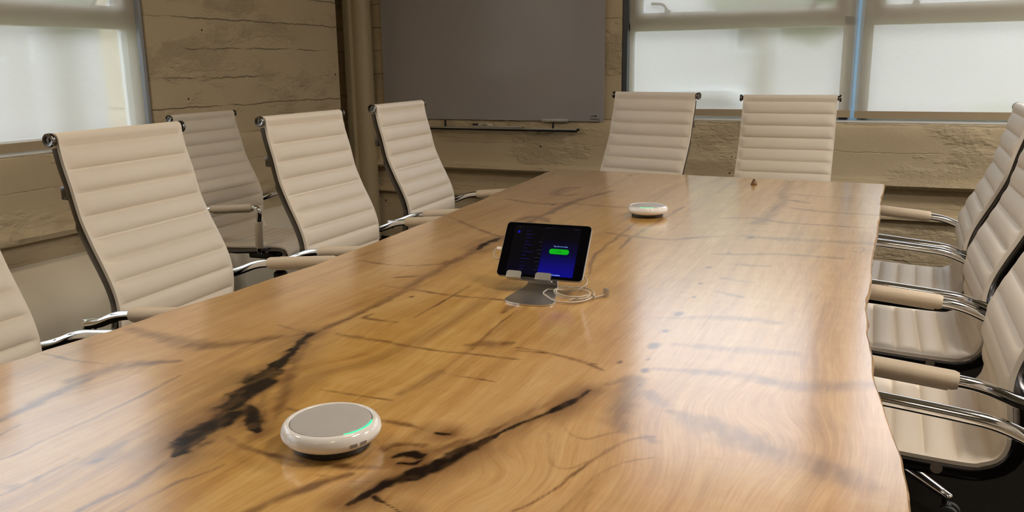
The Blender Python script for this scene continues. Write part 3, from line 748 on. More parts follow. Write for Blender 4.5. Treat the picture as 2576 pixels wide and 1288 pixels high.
# ---- wood
m = mat('oiled_slab_wood', (.4, .2, .08), .3); nt = NT(m)
oc = objcoord(nt)
at = lambda n: nt.node('ShaderNodeAttribute', attribute_name=n).outputs['Fac']
g, seam, streak, mineral, heart = at('grain'), at('seam'), at('streak'), at('mineral'), at('heart')
sp = nt.node('ShaderNodeSeparateXYZ', {0: oc})
gv = nt.node('ShaderNodeCombineXYZ', {0: g, 1: sp.outputs[1], 2: 0.0}).outputs[0]
n1 = nt.noise(nt.mapping(gv, (9, .9, 1)), 1.0, 4, .55)
n2 = nt.noise(nt.mapping(gv, (46, 3.0, 1), (3, 1, 0)), 1.0, 5, .6)
n3 = nt.noise(nt.mapping(gv, (260, 14, 1), (7, 2, 0)), 1.0, 3, .6)
n4 = nt.noise(nt.mapping(oc, (3.0, 26, 1), (1, 5, 0)), 1.0, 3, .6)           # curl across the grain
n5 = nt.noise(nt.mapping(oc, (2.2, 1.6, 1), (4, 8, 0)), 1.0, 3, .5)
v = nt.math('ADD', nt.math('MULTIPLY', n1, .34), nt.math('MULTIPLY', n2, .33))
v = nt.math('ADD', v, nt.math('MULTIPLY', n3, .24))
v = nt.math('ADD', v, nt.math('MULTIPLY', n4, .10))
v = nt.math('ADD', v, nt.math('MULTIPLY', n5, .10))
colA = nt.ramp(v, [(.36, (.245, .098, .016)), (.46, (.475, .238, .048)), (.55, (.585, .325, .080)), (.68, (.72, .450, .150))])
colB = nt.ramp(v, [(.34, (.330, .160, .052)), (.46, (.500, .275, .098)), (.55, (.600, .350, .140)), (.68, (.70, .455, .210))])
col = nt.mix(heart, colB, colA)
flame = nt.ramp(nt.noise(nt.mapping(gv, (17, 1.0, 1), (5, 3, 0)), 1.0, 5, .62), [(.54, (0, 0, 0)), (.74, (1, 1, 1))])
col = nt.mix(nt.math('MULTIPLY', flame, .55), col, (.225, .088, .018))
col = nt.mix(nt.math('MULTIPLY', mineral, .82), col, (.105, .058, .050))
col = nt.mix(nt.math('MULTIPLY', streak, .88), col, (.125, .042, .009))
# annual-ring lines, here and there
wv = nt.node('ShaderNodeTexWave', {'Scale': 26.0, 'Distortion': 5.0, 'Detail': 2.0, 'Detail Scale': .6}, wave_type='BANDS', bands_direction='X')
nt.link(nt.mapping(gv, (1, .10, 1)), wv.inputs['Vector'])
rl = nt.ramp(wv.outputs[1], [(.0, (1, 1, 1)), (.10, (0, 0, 0)), (1, (0, 0, 0))])
col = nt.mix(nt.math('MULTIPLY', nt.math('MULTIPLY', rl, n5), .09), col, (.20, .085, .025))
col = nt.mix(seam, col, (.010, .005, .003))
nt.link(col, nt.bsdf.inputs['Base Color'])
rr = nt.math('ADD', .25, nt.math('MULTIPLY', n2, .10))
nt.link(rr, nt.bsdf.inputs['Roughness'])
nt.link(nt.math('SUBTRACT', 1.0, nt.math('MULTIPLY', seam, .75)), nt.bsdf.inputs['Coat Weight'])
nt.link(nt.math('SUBTRACT', .5, nt.math('MULTIPLY', seam, .35)), nt.bsdf.inputs['Specular IOR Level'])
nt.bsdf.inputs['Coat Roughness'].default_value = .17
nt.bsdf.inputs['Coat IOR'].default_value = 1.8
bh = nt.math('ADD', nt.math('MULTIPLY', n2, .5), nt.math('MULTIPLY', n3, .4))
bp_ = nt.bump(bh, .05, .002)
nt.link(bp_, nt.bsdf.inputs['Normal'])
nt.link(nt.bump(n4, .045, .004), nt.bsdf.inputs['Coat Normal'])
M['wood'] = m
build_table()

# ------------------------------------------------------------------ ribbed office chair (faces +x, seat post at the origin)
ROLL = (-.3925, 1.081, .0125)
SIDE = [(-.3805, 1.062), (-.372, 1.02), (-.355, .96), (-.341, .90), (-.331, .868), (-.305, .808), (-.280, .758), (-.259, .71), (-.2475, .665), (-.2465, .62),
        (-.2535, .56), (-.253, .523), (-.240, .496), (-.215, .482), (-.19, .476), (-.10, .478), (.03, .485), (.13, .492), (.18, .492), (.205, .482), (.218, .462), (.222, .438)]
def resample(pts, step):
    P = [Vector(p) for p in pts]
    L = [0]
    for a, b in zip(P[:-1], P[1:]): L.append(L[-1] + (b - a).length)
    n = max(2, int(round(L[-1] / step)))
    out = []; j = 0
    for i in range(n + 1):
        s = L[-1] * i / n
        while j < len(P) - 2 and L[j + 1] < s: j += 1
        t = (s - L[j]) / max(L[j + 1] - L[j], 1e-9)
        out.append(P[j].lerp(P[j + 1], t))
    return out, L[-1]
_sp = [(p.x, p.y) for p in spline([(a, b, 0) for a, b in SIDE], 8)]
PATH, PLEN = resample(_sp, .0037)
PITCH = .0605
def normals2(P):
    out = []
    for i in range(len(P)):
        t = (P[min(i + 1, len(P) - 1)] - P[max(i - 1, 0)]).normalized()
        out.append(Vector((-t.y, t.x)))
    return out
NRM = normals2(PATH)
DS = PLEN / (len(PATH) - 1)
# split of back and seat on a seam line near z = .54
_i0 = min(range(len(PATH)), key=lambda i: abs(PATH[i].y - .545) + (0 if PATH[i].x < -.2 else 9))
SPLIT = round(_i0 * DS / PITCH) * PITCH
HALF = .231
def half_w(s): return HALF - .005 * max(0.0, 1 - s / .5)
US = [-1, -.985, -.96, -.92, -.87, -.8, -.68, -.5, -.25, 0, .25, .5, .68, .8, .87, .92, .96, .985, 1]
def puff(s, u, hw, amp):
    t = (s / PITCH) % 1.0
    e = max(0.0, min(1.0, (1 - abs(u)) * hw / .030)); e = e * e * (3 - 2 * e)
    q = 1 - abs(2 * t - 1) ** 2.6
    q -= .22 * math.exp(-(min(t, 1 - t) / .055) ** 2)           # stitched seam
    return amp * (q * e + .30 * (1 - e))
def sling(s0, s1, amp, roll):
    rows_f, rows_b = [], []
    idx = [i for i in range(len(PATH)) if s0 - 1e-6 <= i * DS <= s1 + 1e-6]
    pre = []
    if roll:
        cx, cz, r = ROLL
        for k in range(15):
            a = math.radians(262 - (262 + 12) * k / 14)
            pre.append((Vector((cx + r * math.cos(a), cz + r * math.sin(a))), Vector((math.cos(a), math.sin(a)))))
    for p, nn in pre:
        hw = half_w(0)
        rows_f.append([Vector((p.x + nn.x * .004, u * hw, p.y + nn.y * .004)) for u in US])
        rows_b.append([Vector((p.x - nn.x * .001, u * hw, p.y - nn.y * .001)) for u in US])
    for i in idx:
        p, nn = PATH[i], NRM[i]; s = i * DS; hw = half_w(s)
        rf, rb = [], []
        for u in US:
            h = puff(s, u, hw, amp)
            o = .002 + h; ob = -.003 - h * .55
            rf.append(Vector((p.x + nn.x * o, u * hw, p.y + nn.y * o)))
            rb.append(Vector((p.x + nn.x * ob, u * hw, p.y + nn.y * ob)))
        rows_f.append(rf); rows_b.append(rb)
    rows = [rf + rb[::-1] for rf, rb in zip(rows_f, rows_b)]
    mb = MB(); vs = mb.grid(rows, closed_u=True)
    mb.cap(list(reversed(vs[0]))); mb.cap(vs[-1])
    return mb
def side_frame(sgn):
    rows = []
    N = len(PATH)
    for i in range(0, N, 3):
        p, nn = PATH[i], NRM[i]
        k = max(0.0, min(1.0, (.66 - p.y) / .12))
        a = (.2120 + .0100 * k) * sgn; b = a + .0115 * sgn
        d0, d1 = -.0035, -.026 - .006 * (1 if PATH[i].y < .87 else 0)
        ring = []
        for (uu, dd) in ((a, d0 - .003), (a + .002 * sgn, d0), (b - .002 * sgn, d0), (b, d0 - .004), (b, d1 + .006), (b - .002 * sgn, d1), (a + .002 * sgn, d1), (a, d1 + .003)):
            ring.append(Vector((p.x + nn.x * dd, uu, p.y + nn.y * dd)))
        rows.append(ring)
    mb = MB(); vs = mb.grid(rows, closed_u=True); mb.cap(list(reversed(vs[0]))); mb.cap(vs[-1])
    return mb
def arm_path(s):
    return round_path([(-.318, s * .262, .618), (-.262, s * .283, .632), (-.195, s * .287, .660), (-.10, s * .287, .669), (.118, s * .287, .687), (.104, s * .285, .58), (.082, s * .262, .478), (.070, s * .240, .462)], .034, 6)
def make_chair():
    t = thing('office_chair', 'cream ribbed office chair', 'chair')
    sling(0, SPLIT, .0100, True).build('backrest', M['leather'], t, angle=28)
    sling(SPLIT, PLEN, .0085, False).build('seat', M['leather'], t, angle=28)
    for s in (-1, 1):
        side_frame(s).build('side_frame', M['dark_chrome'], t, angle=50)
    mb = MB(); mb.tube([(ROLL[0], -.236, ROLL[1]), (ROLL[0], .236, ROLL[1])], .0115, n=20)
    tr = mb.build('top_tube', M['dark_chrome'], t)
    for s in (-1, 1):
        mb = MB()
        mb.lathe([(0, .2335 * s), (.0165, .2335 * s), (.0175, .236 * s), (.0175, .2420 * s), (.0160, .244 * s), (.0100, .2428 * s), (.0092, .2400 * s), (.0048, .2400 * s), (.0042, .2428 * s), (0, .2428 * s)], c=(ROLL[0], 0, ROLL[1]), axis='y', n=32)
        mb.build('end_cap', M['cap'], tr)
    # cross braces behind the back
    mb = MB()
    mb.tube([(-.390, -.212, .945), (-.404, -.12, .945), (-.408, 0, .945), (-.404, .12, .945), (-.390, .212, .945)], .010, n=12)
    for s in (-1, 1): mb.box((-.388, s * .214, .945), (.020, .010, .034), bevel=.003)
    mb.build('back_brace', M['dark_chrome'], t)
    mb = MB()
    for x, dz in ((-.135, 0), (.105, .008)):
        mb.tube(spline([(x, -.236, .462 + dz), (x * .95, -.16, .438), (x * .75, -.06, .424), (x * .7, 0, .422), (x * .75, .06, .424), (x * .95, .16, .438), (x, .236, .462 + dz)], 5), .0115, n=12)
    mb.build('seat_spreader', M['dark_chrome'], t)
    mb = MB(); mb.box((-.015, 0, .405), (.24, .13, .045), bevel=.014)
    mb.tube([(.02, -.06, .405), (.03, -.16, .40), (.035, -.21, .395)], .006, n=8); mb.box((.036, -.222, .394), (.03, .05, .010), bevel=.004)
    mb.build('tilt_mechanism', M['black_plastic'], t)
    mb = MB(); mb.lathe([(0, .085), (.034, .085), (.034, .24), (.030, .245), (.022, .25), (.0215, .385), (0, .385)], n=28)
    mb.build('gas_cylinder', M['black_plastic'], t)
    mb = MB(); mb.lathe([(0, .072), (.048, .072), (.055, .085), (.052, .118), (.040, .126), (0, .126)], n=32)
    mb.build('base_hub', M['chrome'], t)
    for k in range(5):
        a = math.radians(61 + 72 * k); c, s = math.cos(a), math.sin(a)
        rows = []
        for r, z, hw, ht in ((.040, .104, .025, .020), (.10, .101, .023, .018), (.20, .092, .018, .014), (.285, .082, .014, .011), (.318, .078, .012, .009), (.322, .077, .007, .005)):
            ring = []
            for j in range(12):
                b = 2 * PI * j / 12
                y_, z_ = hw * math.copysign(abs(math.cos(b)) ** .7, math.cos(b)), ht * math.copysign(abs(math.sin(b)) ** .7, math.sin(b))
                ring.append(Vector((r * c - y_ * s, r * s + y_ * c, z + z_)))
            rows.append(ring)
        mb = MB(); vs = mb.grid(rows, closed_u=True); mb.cap(list(reversed(vs[0]))); mb.cap(vs[-1])
        lg = mb.build('leg', M['chrome'], t, angle=45)
        mb = MB()
        cx, cy = .302 * c, .302 * s
        b = a + .6
        ax = Vector((-math.sin(b), math.cos(b), 0))
        off = Vector((math.cos(b), math.sin(b), 0)) * .014
        mb.tube([(cx, cy, .084), (cx, cy, .052)], .007, n=10)
        for sg in (-1, 1):
            p0 = Vector((cx, cy, .0275)) + off + ax * (sg * .007); p1 = p0 + ax * (sg * .016)
            mb.tube([p0, p0 + ax * (sg * .002), p1 - ax * (sg * .003), p1], [.024, .0265, .0265, .021], n=20)
        mb.box(Vector((cx, cy, .045)) + off * .5, (.022, .022, .022), bevel=.005)
        mb.build('caster', M['rubber'], lg)
    for s in (-1, 1):
        P = arm_path(s)
        mb = MB(); mb.tube(P, .0125, n=16)
        mb.box((-.318, s * .257, .614), (.030, .024, .034), bevel=.005)
        ar = mb.build('armrest', M['chrome'], t); ar['side'] = s
        H = [p for p in P if p.z > .655 and p.x > -.150 and p.x < .080]
        H = [Vector((-.152, s * .287, .6646))] + [Vector((-.100, s * .287, .669)), Vector((-.02, s * .287, .6756)), Vector((.045, s * .287, .681)), Vector((.082, s * .287, .684))]
        Q = spline(H, 6); n = len(Q)
        mb = MB(); mb.tube(Q, [.0185 * (.86 if i in (0, n - 1) else 1.0) for i in range(n)], n=20)
        Q2 = [q + Vector((0, 0, -.0175)) for q in Q[2:-3]]
        mb.tube(Q2, .0052, n=8)
        pad = mb.build('arm_pad', M['pad'], ar)
    for o in (t,): pass
    return t

def shape_arms(chair, right=True, left=True):
    """drop the sleeve of a bare chrome arm; right is the sitter's right (local -y)"""
    for ch in list(chair.children):
        if ch.name.startswith('armrest'):
            keep = right if ch['side'] < 0 else left
            if not keep:
                for p in list(ch.children): D.objects.remove(p)

_proto = make_chair()
GRP = 'cream ribbed office chairs around the table'
CHAIRS = [
 (-1.46, 1.005, 3.0, .0, True, False, 'cream ribbed office chair at the table end by the side window, bare chrome arm'),
 (-1.544, 1.736, 5.5, .0, True, True, 'cream ribbed office chair before the side window, between it and the long table'),
 (-1.546, 2.508, 1.5, -.006, True, True, 'cream ribbed office chair partly hiding the chair against the concrete side wall'),
 (-1.578, 3.230, 4.7, .0, True, True, 'cream ribbed office chair in front of the whiteboard left edge and corner pipe'),
 (-2.775, 3.314, 4.0, -.062, True, True, 'cream ribbed office chair set back against the concrete side wall, away from the table'),
 (-1.21, 3.85, -104.8, .01, True, True, 'cream ribbed office chair at the table head, turned, beside the whiteboard corner'),
 (-.503, 4.12, -91.0, -.012, True, True, 'cream ribbed office chair at the table head, below the gap between two blinds'),
 (-.007, 3.282, 179.3, .0, True, False, 'cream ribbed office chair at the wavy table edge, closest to the back wall'),
 (-.008, 2.646, 181.5, -.004, False, False, 'cream ribbed office chair at the wavy table edge with two bare chrome arms'),
 (-.011, 1.983, 180.5, .0, True, True, 'cream ribbed office chair at the wavy table edge, both arms sleeved, seat in full view'),
 (.0, 1.235, 180.0, .0, False, True, 'cream ribbed office chair nearest the camera, only a chrome arm and seat corner showing'),
]
for i, (x, y, rz, dz, ra, la, lab) in enumerate(CHAIRS):
    c = _proto if i == len(CHAIRS) - 1 else copy_tree(_proto)
    c.location = (x, y, 0); c.rotation_euler = (0, 0, math.radians(rz))
    if abs(dz) > 1e-4:                                    # seat height set a little higher or lower on its gas post
        for ch in c.children:
            if ch.name.split('.')[0] not in ('leg', 'base_hub', 'gas_cylinder'):
                ch.location.z += dz
    tag(c, lab, 'chair', GRP)
    if i == 4:                                            # this one has sleeves on the upright part of its arms too
        for ch in list(c.children):
            if ch.name.startswith('armrest'):
                s = ch['side']
                mb = MB(); mb.tube(spline([(.1085, s * .2858, .618), (.1035, s * .2845, .575), (.0945, s * .2745, .525), (.088, s * .267, .497)], 5), .0185, n=20)
                mb.build('arm_pad', M['pad'], ch)
for i, (x, y, rz, dz, ra, la, lab) in enumerate(CHAIRS):
    pass
_all = [o for o in C.objects if o.name.startswith('office_chair')]
_bylab = {o['label']: o for o in _all}
for (x, y, rz, dz, ra, la, lab) in CHAIRS:
    shape_arms(_bylab[lab], ra, la)

# ------------------------------------------------------------------ things on the table
def speaker_puck(loc, rz, led_deg, led_half, label, mark):
    t = thing('speakerphone', label, 'speakerphone', loc, rz, 'round white speakerphones')
    H = .0012
    mb = MB(); mb.lathe([(0, .0), (.047, .0), (.0515, .002), (.0525, .0105), (.050, .014), (0, .014)], n=64)
    mb.build('foot', M['black_plastic'], t)
    prof = [(.0, .0095), (.050, .0095), (.058, .0110), (.0638, .0150), (.0668, .0205), (.0670, .0240), (.0655, .0295), (.0625, .0335), (.0590, .0355), (.0562, .0352), (.0553, .0340), (.0550, .0320), (0, .0320)]
    mb = MB(); mb.lathe(prof, n=96); mb.build('body', M['white_gloss'], t, angle=60).location.z = H
    mb = MB(); mb.lathe([(0, .0325), (.0535, .0325), (.0542, .0335), (.0538, .0346), (.050, .0356), (.036, .0366), (.018, .0371), (.0, .0372)], n=96)
    mb.build('grille', M['mesh'], t).location.z = H
    # lit strip between grille and rim
    rows = []
    for k in range(31):
        a = math.radians(led_deg - led_half + 2 * led_half * k / 30)
        f = min(1, k / 5, (30 - k) / 5) if k not in (0, 30) else .1
        rows.append([Vector((r * math.cos(a), r * math.sin(a), z)) for r, z in ((.0546, .0338), (.0548, .0352), (.0560, .0357 + .0002 * f), (.0560 + .0022 * f, .0362))])
    mb = MB(); mb.grid(rows); mb.build('led_strip', M['green_led'], t).location.z = H
    if mark:
        rows = []
        for k in range(13):
            a = math.radians(led_deg - 26 + 22 * k / 12)
            rows.append([Vector((r * math.cos(a), r * math.sin(a), z)) for r, z in ((.0663, .0180), (.0671, .0205), (.0672, .0232))])
        mb = MB(); mb.grid(rows[:6]); mb.grid(rows[7:]); mb.build('print', M['grey_mark'], t).location.z = H
    return t
speaker_puck((-.664, .873, TOPZ), 0, -8, 29, 'round white speakerphone with green light in the foreground beside the dark wood seams', True)
speaker_puck((-.735, 2.738, TOPZ), 0, -79, 23, 'round white speakerphone with green light on the far half of the table behind the tablet', False)

# tablet stand: one bent plate, with a lip of two hooks
TB = Vector((-.700, 1.694, .784)); TA = math.radians(-35.6); TZ = math.radians(2.35)
TM = Matrix.Translation(TB) @ Matrix.Rotation(TZ, 4, 'Z') @ Matrix.Rotation(TA, 4, 'X')     # tablet frame: x across, z up the glass, -y out of the glass
st = thing('tablet_stand', 'silver bent metal tablet stand with two front hooks and rounded foot', 'stand', (-.70, 1.694, TOPZ))
SI = Matrix.Translation((.70, -1.694, -TOPZ))
def plate(prof, th):
    """prof: centre line points (xc, halfwidth, y, z); a plate with thickness th"""
    P = [Vector((0, p[2], p[3])) for p in prof]
    rows = []
    for i, p in enumerate(prof):
        t = (P[min(i + 1, len(P) - 1)] - P[max(i - 1, 0)]).normalized()
        nn = Vector((0, -t.z, t.y))
        row = []
        for s in [k / 8 for k in range(9)]:
            row.append(Vector((p[0] + (2 * s - 1) * p[1], p[2], p[3])) + nn * th / 2)
        for s in [1 - k / 8 for k in range(9)]:
            row.append(Vector((p[0] + (2 * s - 1) * p[1], p[2], p[3])) - nn * th / 2)
        rows.append(row)
    mb = MB(); vs = mb.grid(rows, closed_u=True); mb.cap(list(reversed(vs[0]))); mb.cap(vs[-1])
    return mb
pr = []
cx = -.690
for k in range(11):                                   # rounded front of the foot
    a = PI / 2 * k / 10
    pr.append((cx - .001, max(.012, .056 * math.sin(a) ** .8 if k else .012), 1.592 + .030 * (1 - math.cos(a)), TOPZ + .0022))
pr += [(cx - .004, .054, 1.645, TOPZ + .0022), (cx - .010, .047, 1.680, TOPZ + .0022), (cx - .015, .040, 1.712, TOPZ + .0024), (cx - .017, .0375, 1.732, TOPZ + .0040), (cx - .018, .0365, 1.7405, TOPZ + .0085), (cx - .018, .036, 1.7425, TOPZ + .0150), (cx - .018, .036, 1.7375, TOPZ + .0260), (cx - .018, .036, 1.7275, TOPZ + .0340), (cx - .018, .036, 1.7220, TOPZ + .0395)]
for v_ in (.012, .035, .060, .078):
    w_ = TB + Matrix.Rotation(TA, 3, 'X') @ Vector((0, .0100, v_)); pr.append((cx - .018, .036, w_.y, w_.z))
f = plate(pr, .0036).build('bent_plate', M['alu_stand'], st, angle=40); f.matrix_parent_inverse = SI
mb = MB()
for u0, u1 in ((-.0755, -.0400), (-.0065, .0305)):
    mb.box(((u0 + u1) / 2, .0025, -.0025), (u1 - u0, .0175, .0028), bevel=.001)
    n0 = len(mb.bm.verts)
    poly = [(u0, -.0025), (u1, -.0025), (u1, .0085), (u1 - .0012, .0115), (u1 - .0035, .0130), (u0 + .0045, .0130), (u0 + .0016, .0112), (u0, .0085)]
    mb.prism(poly, -.0062, -.0036, axis='y')
mb.box((-.0225, .0095, .003), (.106, .003, .014), bevel=.001)
mb.bm.transform(TM)
hk = mb.build('hook', M['alu_stand'], st, angle=30); hk.matrix_parent_inverse = SI

# tablet
tb = thing('tablet', 'black framed tablet showing a dark blue screen with green button', 'tablet', TB)
tb.rotation_euler = TM.to_euler()
def rrect(w, h, r, n=6):
    out = []
    for cx_, cy_, a0 in ((w / 2 - r, h - r, 0), (-w / 2 + r, h - r, 90), (-w / 2 + r, r, 180), (w / 2 - r, r, 270)):
        for k in range(n + 1):
            a = math.radians(a0 + 90 * k / n); out.append((cx_ + r * math.cos(a), cy_ + r * math.sin(a)))
    return out
TW, TH_ = .2032, .1347
mb = MB(); mb.prism(rrect(TW, TH_, .0095), -.0015, .0055, axis='y')
mb.build('body', M['tablet_back'], tb, angle=30)
mb = MB(); mb.prism([(x, .0011 + y) for x, y in rrect(TW - .0022, TH_ - .0022, .0088)], -.0024, -.0014, axis='y')
mb.build('front_glass', M['screen_black'], tb, angle=30)
def emis(name, ramp_z=None, color=None, s=1.0):
    m = D.materials.new(name); m.use_nodes = True; nt = NT(m); b = nt.bsdf
    b.inputs['Base Color'].default_value = (.002, .002, .003, 1); b.inputs['Roughness'].default_value = .1
    b.inputs['Emission Strength'].default_value = s
    if ramp_z:
        z = nt.node('ShaderNodeSeparateXYZ', {0: objcoord(nt)}).outputs[2]
        nt.link(nt.ramp(nt.math('DIVIDE', z, TH_), ramp_z), b.inputs['Emission Color'])
    else: b.inputs['Emission Color'].default_value = (*color, 1)
    return m
M['ui_blue'] = emis('screen_blue_panel', [(.04, (.001, .001, .17)), (.22, (.001, .001, .11)), (.45, (.0005, .0005, .022)), (.72, (.0, .0, .0012))])
M['ui_list'] = emis('screen_list_panel', [(.04, (.0002, .0002, .006)), (.3, (.0001, .0001, .0016)), (.7, (.0, .0, .0008))])
M['ui_dim'] = emis('screen_dim_text', color=(.004, .004, .05))
M['ui_grey'] = emis('screen_grey_text', color=(.02, .024, .03))
M['ui_text'] = emis('screen_text', color=(.14, .25, .55))
M['ui_icon'] = emis('screen_icon', color=(.003, .003, .32))
M['ui_green'] = emis('screen_button', color=(.002, .30, .006))
M['ui_dark'] = emis('screen_button_text', color=(.0005, .06, .0005))
def quad(u0, u1, v0, v1, y):
    x0, x1 = (u0 - .5) * TW, (u1 - .5) * TW
    return [(x0, y, v0 * TH_), (x1, y, v0 * TH_), (x1, y, v1 * TH_), (x0, y, v1 * TH_)]
def flat(name, quads, m, parent):
    mb = MB()
    for q in quads:
        mb.bm.faces.new([mb.bm.verts.new(p) for p in q])
    return mb.build(name, m, parent, False)
scr = flat('screen', [quad(.106, .478, .055, .945, -.00245)], M['ui_list'], tb)
bluep = flat('screen_panel', [quad(.478, .886, .055, .945, -.00246)], M['ui_blue'], scr)
rows_q, rows_g = [], []
rnd = random.Random(4)
for k in range(12):
    v = .84 - .064 * k; ln = (.035, .08, .07, .05, .095, .045, .13, .05, .10, .04, .055, .05)[k]
    rows_q.append(quad(.255 - ln * .0, .255 + ln, v, v + .012, -.0026))
for k in range(9):
    v = .72 - .072 * k; ln = (.02, .045, .02, .05, .03, .06, .05, .02, .045)[k]
    rows_g.append(quad(.470 - ln, .470, v, v + .008, -.0026))
rows_g += [quad(.15, .18, .912, .920, -.0026), quad(.485, .52, .912, .920, -.0026), quad(.81, .865, .912, .920, -.0026)]
flat('list_text', rows_q, M['ui_dim'], scr); flat('status_text', rows_g, M['ui_grey'], scr)
flat('list_icon', [quad(.150, .176, .80, .842, -.0026)], M['ui_icon'], scr)
flat('footer_text', [quad(.628, .668, .072, .086, -.0027), quad(.672, .742, .070, .084, -.0027)], M['ui_text'], scr)
mb = MB(); mb.prism([(x + .1795 * TW, y + .452 * TH_) for x, y in rrect(.0465, .0125, .006, 8)], -.0027, -.0025, axis='y')
btn = mb.build('green_button', M['ui_green'], scr, False)
text_mesh('button_text', 'Invite', .0052, M['ui_dark'], scr, Matrix.Translation((.1795 * TW, -.0028, .499 * TH_)) @ face)
text_mesh('screen_text', 'Tap here to invite', .0046, M['ui_text'], scr, Matrix.Translation((.187 * TW, -.0028, .592 * TH_)) @ face)

# charging cable: plug in the tablet, cord coiled beside the stand, loose usb end
cb = thing('charging_cable', 'white charging cable plugged into the tablet and coiled beside the stand', 'cable', (-.62, 1.69, TOPZ))
CI = Matrix.Translation((.62, -1.69, -TOPZ))
def tp(u, v, n=.0): return tuple(TM @ Vector((u, n, v)))
zc = TOPZ + .0024
pts = [tp(-.1085, .067, .002), tp(-.1165, .0655, .002), tp(-.1205, .058, .003), tp(-.1195, .047, .006), tp(-.112, .0445, .010), tp(-.095, .046, .022), tp(-.06, .045, .034), tp(-.02, .030, .036),
       (-.655, 1.790, .800), (-.628, 1.775, .786), (-.605, 1.752, .7725), (-.612, 1.730, .762), (-.640, 1.716, zc + .002)]
import itertools
cen = Vector((-.6265, 1.688, 0))
th0 = 2.2
loops = []
for k in range(0, 53):
    a = th0 + k * (2 * PI * 2.6 / 52)
    lp = k / 20.0
    sm = max(0.0, min(1.0, (lp - .85) / .45)); sm = sm * sm * (3 - 2 * sm)
    rx_, ry_ = .055 - .018 * sm, .060 - .026 * sm
    ox, oy = .014 * sm, .004 - .012 * sm
    loops.append((cen.x + ox + rx_ * math.cos(a), cen.y + oy + ry_ * math.sin(a), zc + .0008 + .0048 * (k / 20.0) + .0015 * math.sin(a * 2) + .005 * max(0, min(1, (-.640 - (cen.x + ox + rx_ * math.cos(a))) / .012))))
tail = [(-.606, 1.640, zc + .006), (-.585, 1.668, zc + .003), (-.571, 1.692, zc + .0015), (-.560, 1.706, zc + .003), (-.553, 1.716, zc + .0045)]
cord = spline(pts + loops[2:] + tail, 5)
mb = MB(); mb.tube(cord, .00165, n=8); o = mb.build('cord', M['cable'], cb); o.matrix_parent_inverse = CI
mb = MB(); R3 = (Matrix.Rotation(TZ, 4, 'Z') @ Matrix.Rotation(TA, 4, 'X')).to_3x3()
mb.box(tp(-.1088, .067, .002), (.0125, .0055, .0075), R3, bevel=.0018)
o = mb.build('lightning_plug', M['white_gloss'], cb); o.matrix_parent_inverse = CI
pd = (Vector(tail[-1]) - Vector(tail[-3])).normalized()
Rp = Vector((1, 0, 0)).rotation_difference(Vector((pd.x, pd.y, 0)).normalized()).to_matrix()
mb = MB(); pe = Vector(tail[-1])
mb.box(pe + pd * .005 + Vector((0, 0, .0035)), (.0105, .008, .0165), Rp, bevel=.0012)
o = mb.build('usb_plug', M['usb_metal'], cb); o.matrix_parent_inverse = CI
mb = MB(); mb.box(Vector(tail[-3]) + Vector((0, 0, .0008)), (.007, .0055, .0075), Rp, bevel=.001)
o = mb.build('cable_clip', M['usb_metal'], cb); o.matrix_parent_inverse = CI

pg = thing('wooden_peg', 'tiny brown cone shaped peg near the far edge of the table', 'peg', (-.518, 3.60, TOPZ))
mb = MB(); mb.lathe([(0, 0), (.0125, 0), (.0132, .003), (.0118, .007), (.0095, .013), (.0072, .0185), (.004, .022), (0, .0225)], n=28); mb.build('body', M['brown_cone'], pg)
mb = MB(); mb.lathe([(0, .0205), (.0045, .0208), (.0052, .0225), (.004, .0245), (0, .0252)], n=20); mb.build('tip', M['ink'], pg)

# ------------------------------------------------------------------ what stands outside the windows
struct('lawn_ground', MB().box((0, 14, -.75), (90, 100, .2)), M['lawn'])
def house(loc, rz, w, d, h, rh, label):
    t = thing('house', label, 'house', loc, rz)
    MB().box((0, 0, h / 2), (w, d, h)).build('wall', M['siding'], t, False)
    mb = MB(); mb.prism([(-w / 2 - .4, h), (w / 2 + .4, h), (0, h + rh)], -d / 2 - .35, d / 2 + .35, axis='y'); mb.build('roof', M['roof'], t, False)
    mb = MB()
    L = math.hypot(w / 2 + .4, rh)
    for s in (-1, 1):
        ang = math.atan2(rh, -(w / 2 + .4) * s) - (PI if s > 0 else 0)
        mb.box((s * (w / 4 + .2), -d / 2 - .40, h + rh / 2), (L, .12, .22), Matrix.Rotation(s * math.atan2(rh, w / 2 + .4), 3, 'Y'))
    mb.build('gable_trim', M['white_trim'], t, False)
    for x in (-w * .27, w * .02, w * .28):
        f = MB().box((x, -d / 2 - .03, h * .55), (1.15, .08, 1.5)).build('window', M['white_trim'], t, False)
        MB().box((x, -d / 2 - .075, h * .55), (.92, .03, 1.26)).build('pane', M['dark_glass'], f, False)
    return t
house((-10, 27, -.65), .03, 23.0, 8, 5.2, 2.9, 'grey gabled house across the lawn behind the left back blind')
house((14, 44, -.65), -.05, 26.0, 8, 5.2, 2.6, 'grey gabled house across the lawn behind the right back blind')
house((-25, 8.5, -.65), 1.40, 24.0, 8, 5.2, 2.6, 'grey gabled house across the lawn seen through the side window blind')
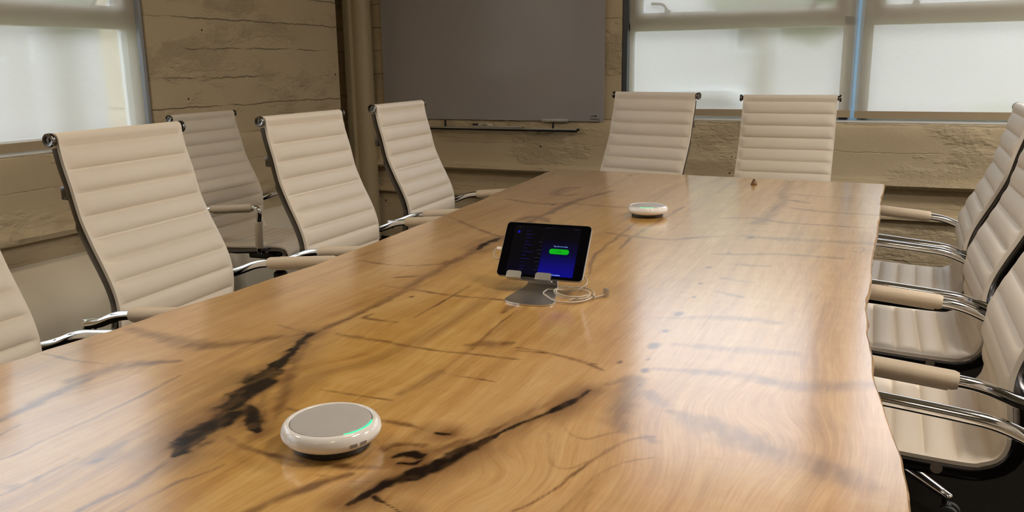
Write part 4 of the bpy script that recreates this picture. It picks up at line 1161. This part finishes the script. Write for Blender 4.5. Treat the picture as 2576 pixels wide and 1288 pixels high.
def tree(loc, h, r, label, seed):
    t = thing('tree', label, 'tree', loc)
    mb = MB(); mb.tube([(0, 0, 0), (.05, 0, h * .3), (-.05, .05, h * .6)], [.22, .17, .10], n=10); mb.build('trunk', M['bark'], t)
    rnd = random.Random(seed); mb = MB()
    for k in range(9):
        b2 = bmesh.new(); bmesh.ops.create_icosphere(b2, subdivisions=2, radius=r * rnd.uniform(.4, .65))
        o_ = Vector((rnd.uniform(-1, 1) * r * .7, rnd.uniform(-1, 1) * r * .7, h * .62 + rnd.uniform(-.2, .5) * r))
        for v in b2.verts: v.co = v.co * (1 + rnd.uniform(-.14, .14)) + o_
        mb._merge(b2)
    mb.build('crown', M['leaves'], t)
    return t
tree((-2.6, 19, -.65), 6.5, 2.2, 'leafy tree outside behind the left back blind', 3)
tree((9.0, 22, -.65), 7.0, 2.4, 'leafy tree outside behind the right back blind', 5)
tree((-15, 11, -.65), 7.0, 2.4, 'leafy tree outside beyond the side window', 8)
def car(loc, rz, label):
    t = thing('car', label, 'car', loc, rz)
    body = [(-2.1, .35), (-2.1, .75), (-1.9, .9), (-1.1, .98), (-.6, 1.4), (.7, 1.42), (1.35, .98), (2.0, .88), (2.15, .6), (2.1, .35)]
    MB().prism(body, -.85, .85, axis='y').build('body', M['car_white'], t, False)
    MB().prism([(-1.0, 1.0), (-.55, 1.35), (.66, 1.36), (1.2, 1.0)], -.86, .86, axis='y').build('window', M['dark_glass'], t, False)
    for x in (-1.35, 1.35):
        for y in (-.8, .8):
            MB().tube([(x, y - .1, .33), (x, y + .1, .33)], .33, n=20).build('wheel', M['rubber'], t)
    return t
car((-3.6, 17.5, -.65), .1, 'white car parked outside behind the left back blind')
car((-17, 3.2, -.65), 1.5, 'white car parked outside the side window')

# unseen ceiling fittings over the warm room lamps and the added fill lamps
for x, y, p, c in LAMPS:
    t = thing('room_or_fill_fitting', 'unseen white ceiling fitting for warm room lamps and added fill lamps', 'ceiling light', (x, y, 2.90), 0, 'flush ceiling lights')
    MB().box((0, 0, .02), (.34, .60, .05), bevel=.008).build('housing', M['white_trim'], t)
    MB().tube([(0, 0, .04), (0, 0, ZC - 2.90)], .012, n=10).build('stem', M['white_trim'], t)
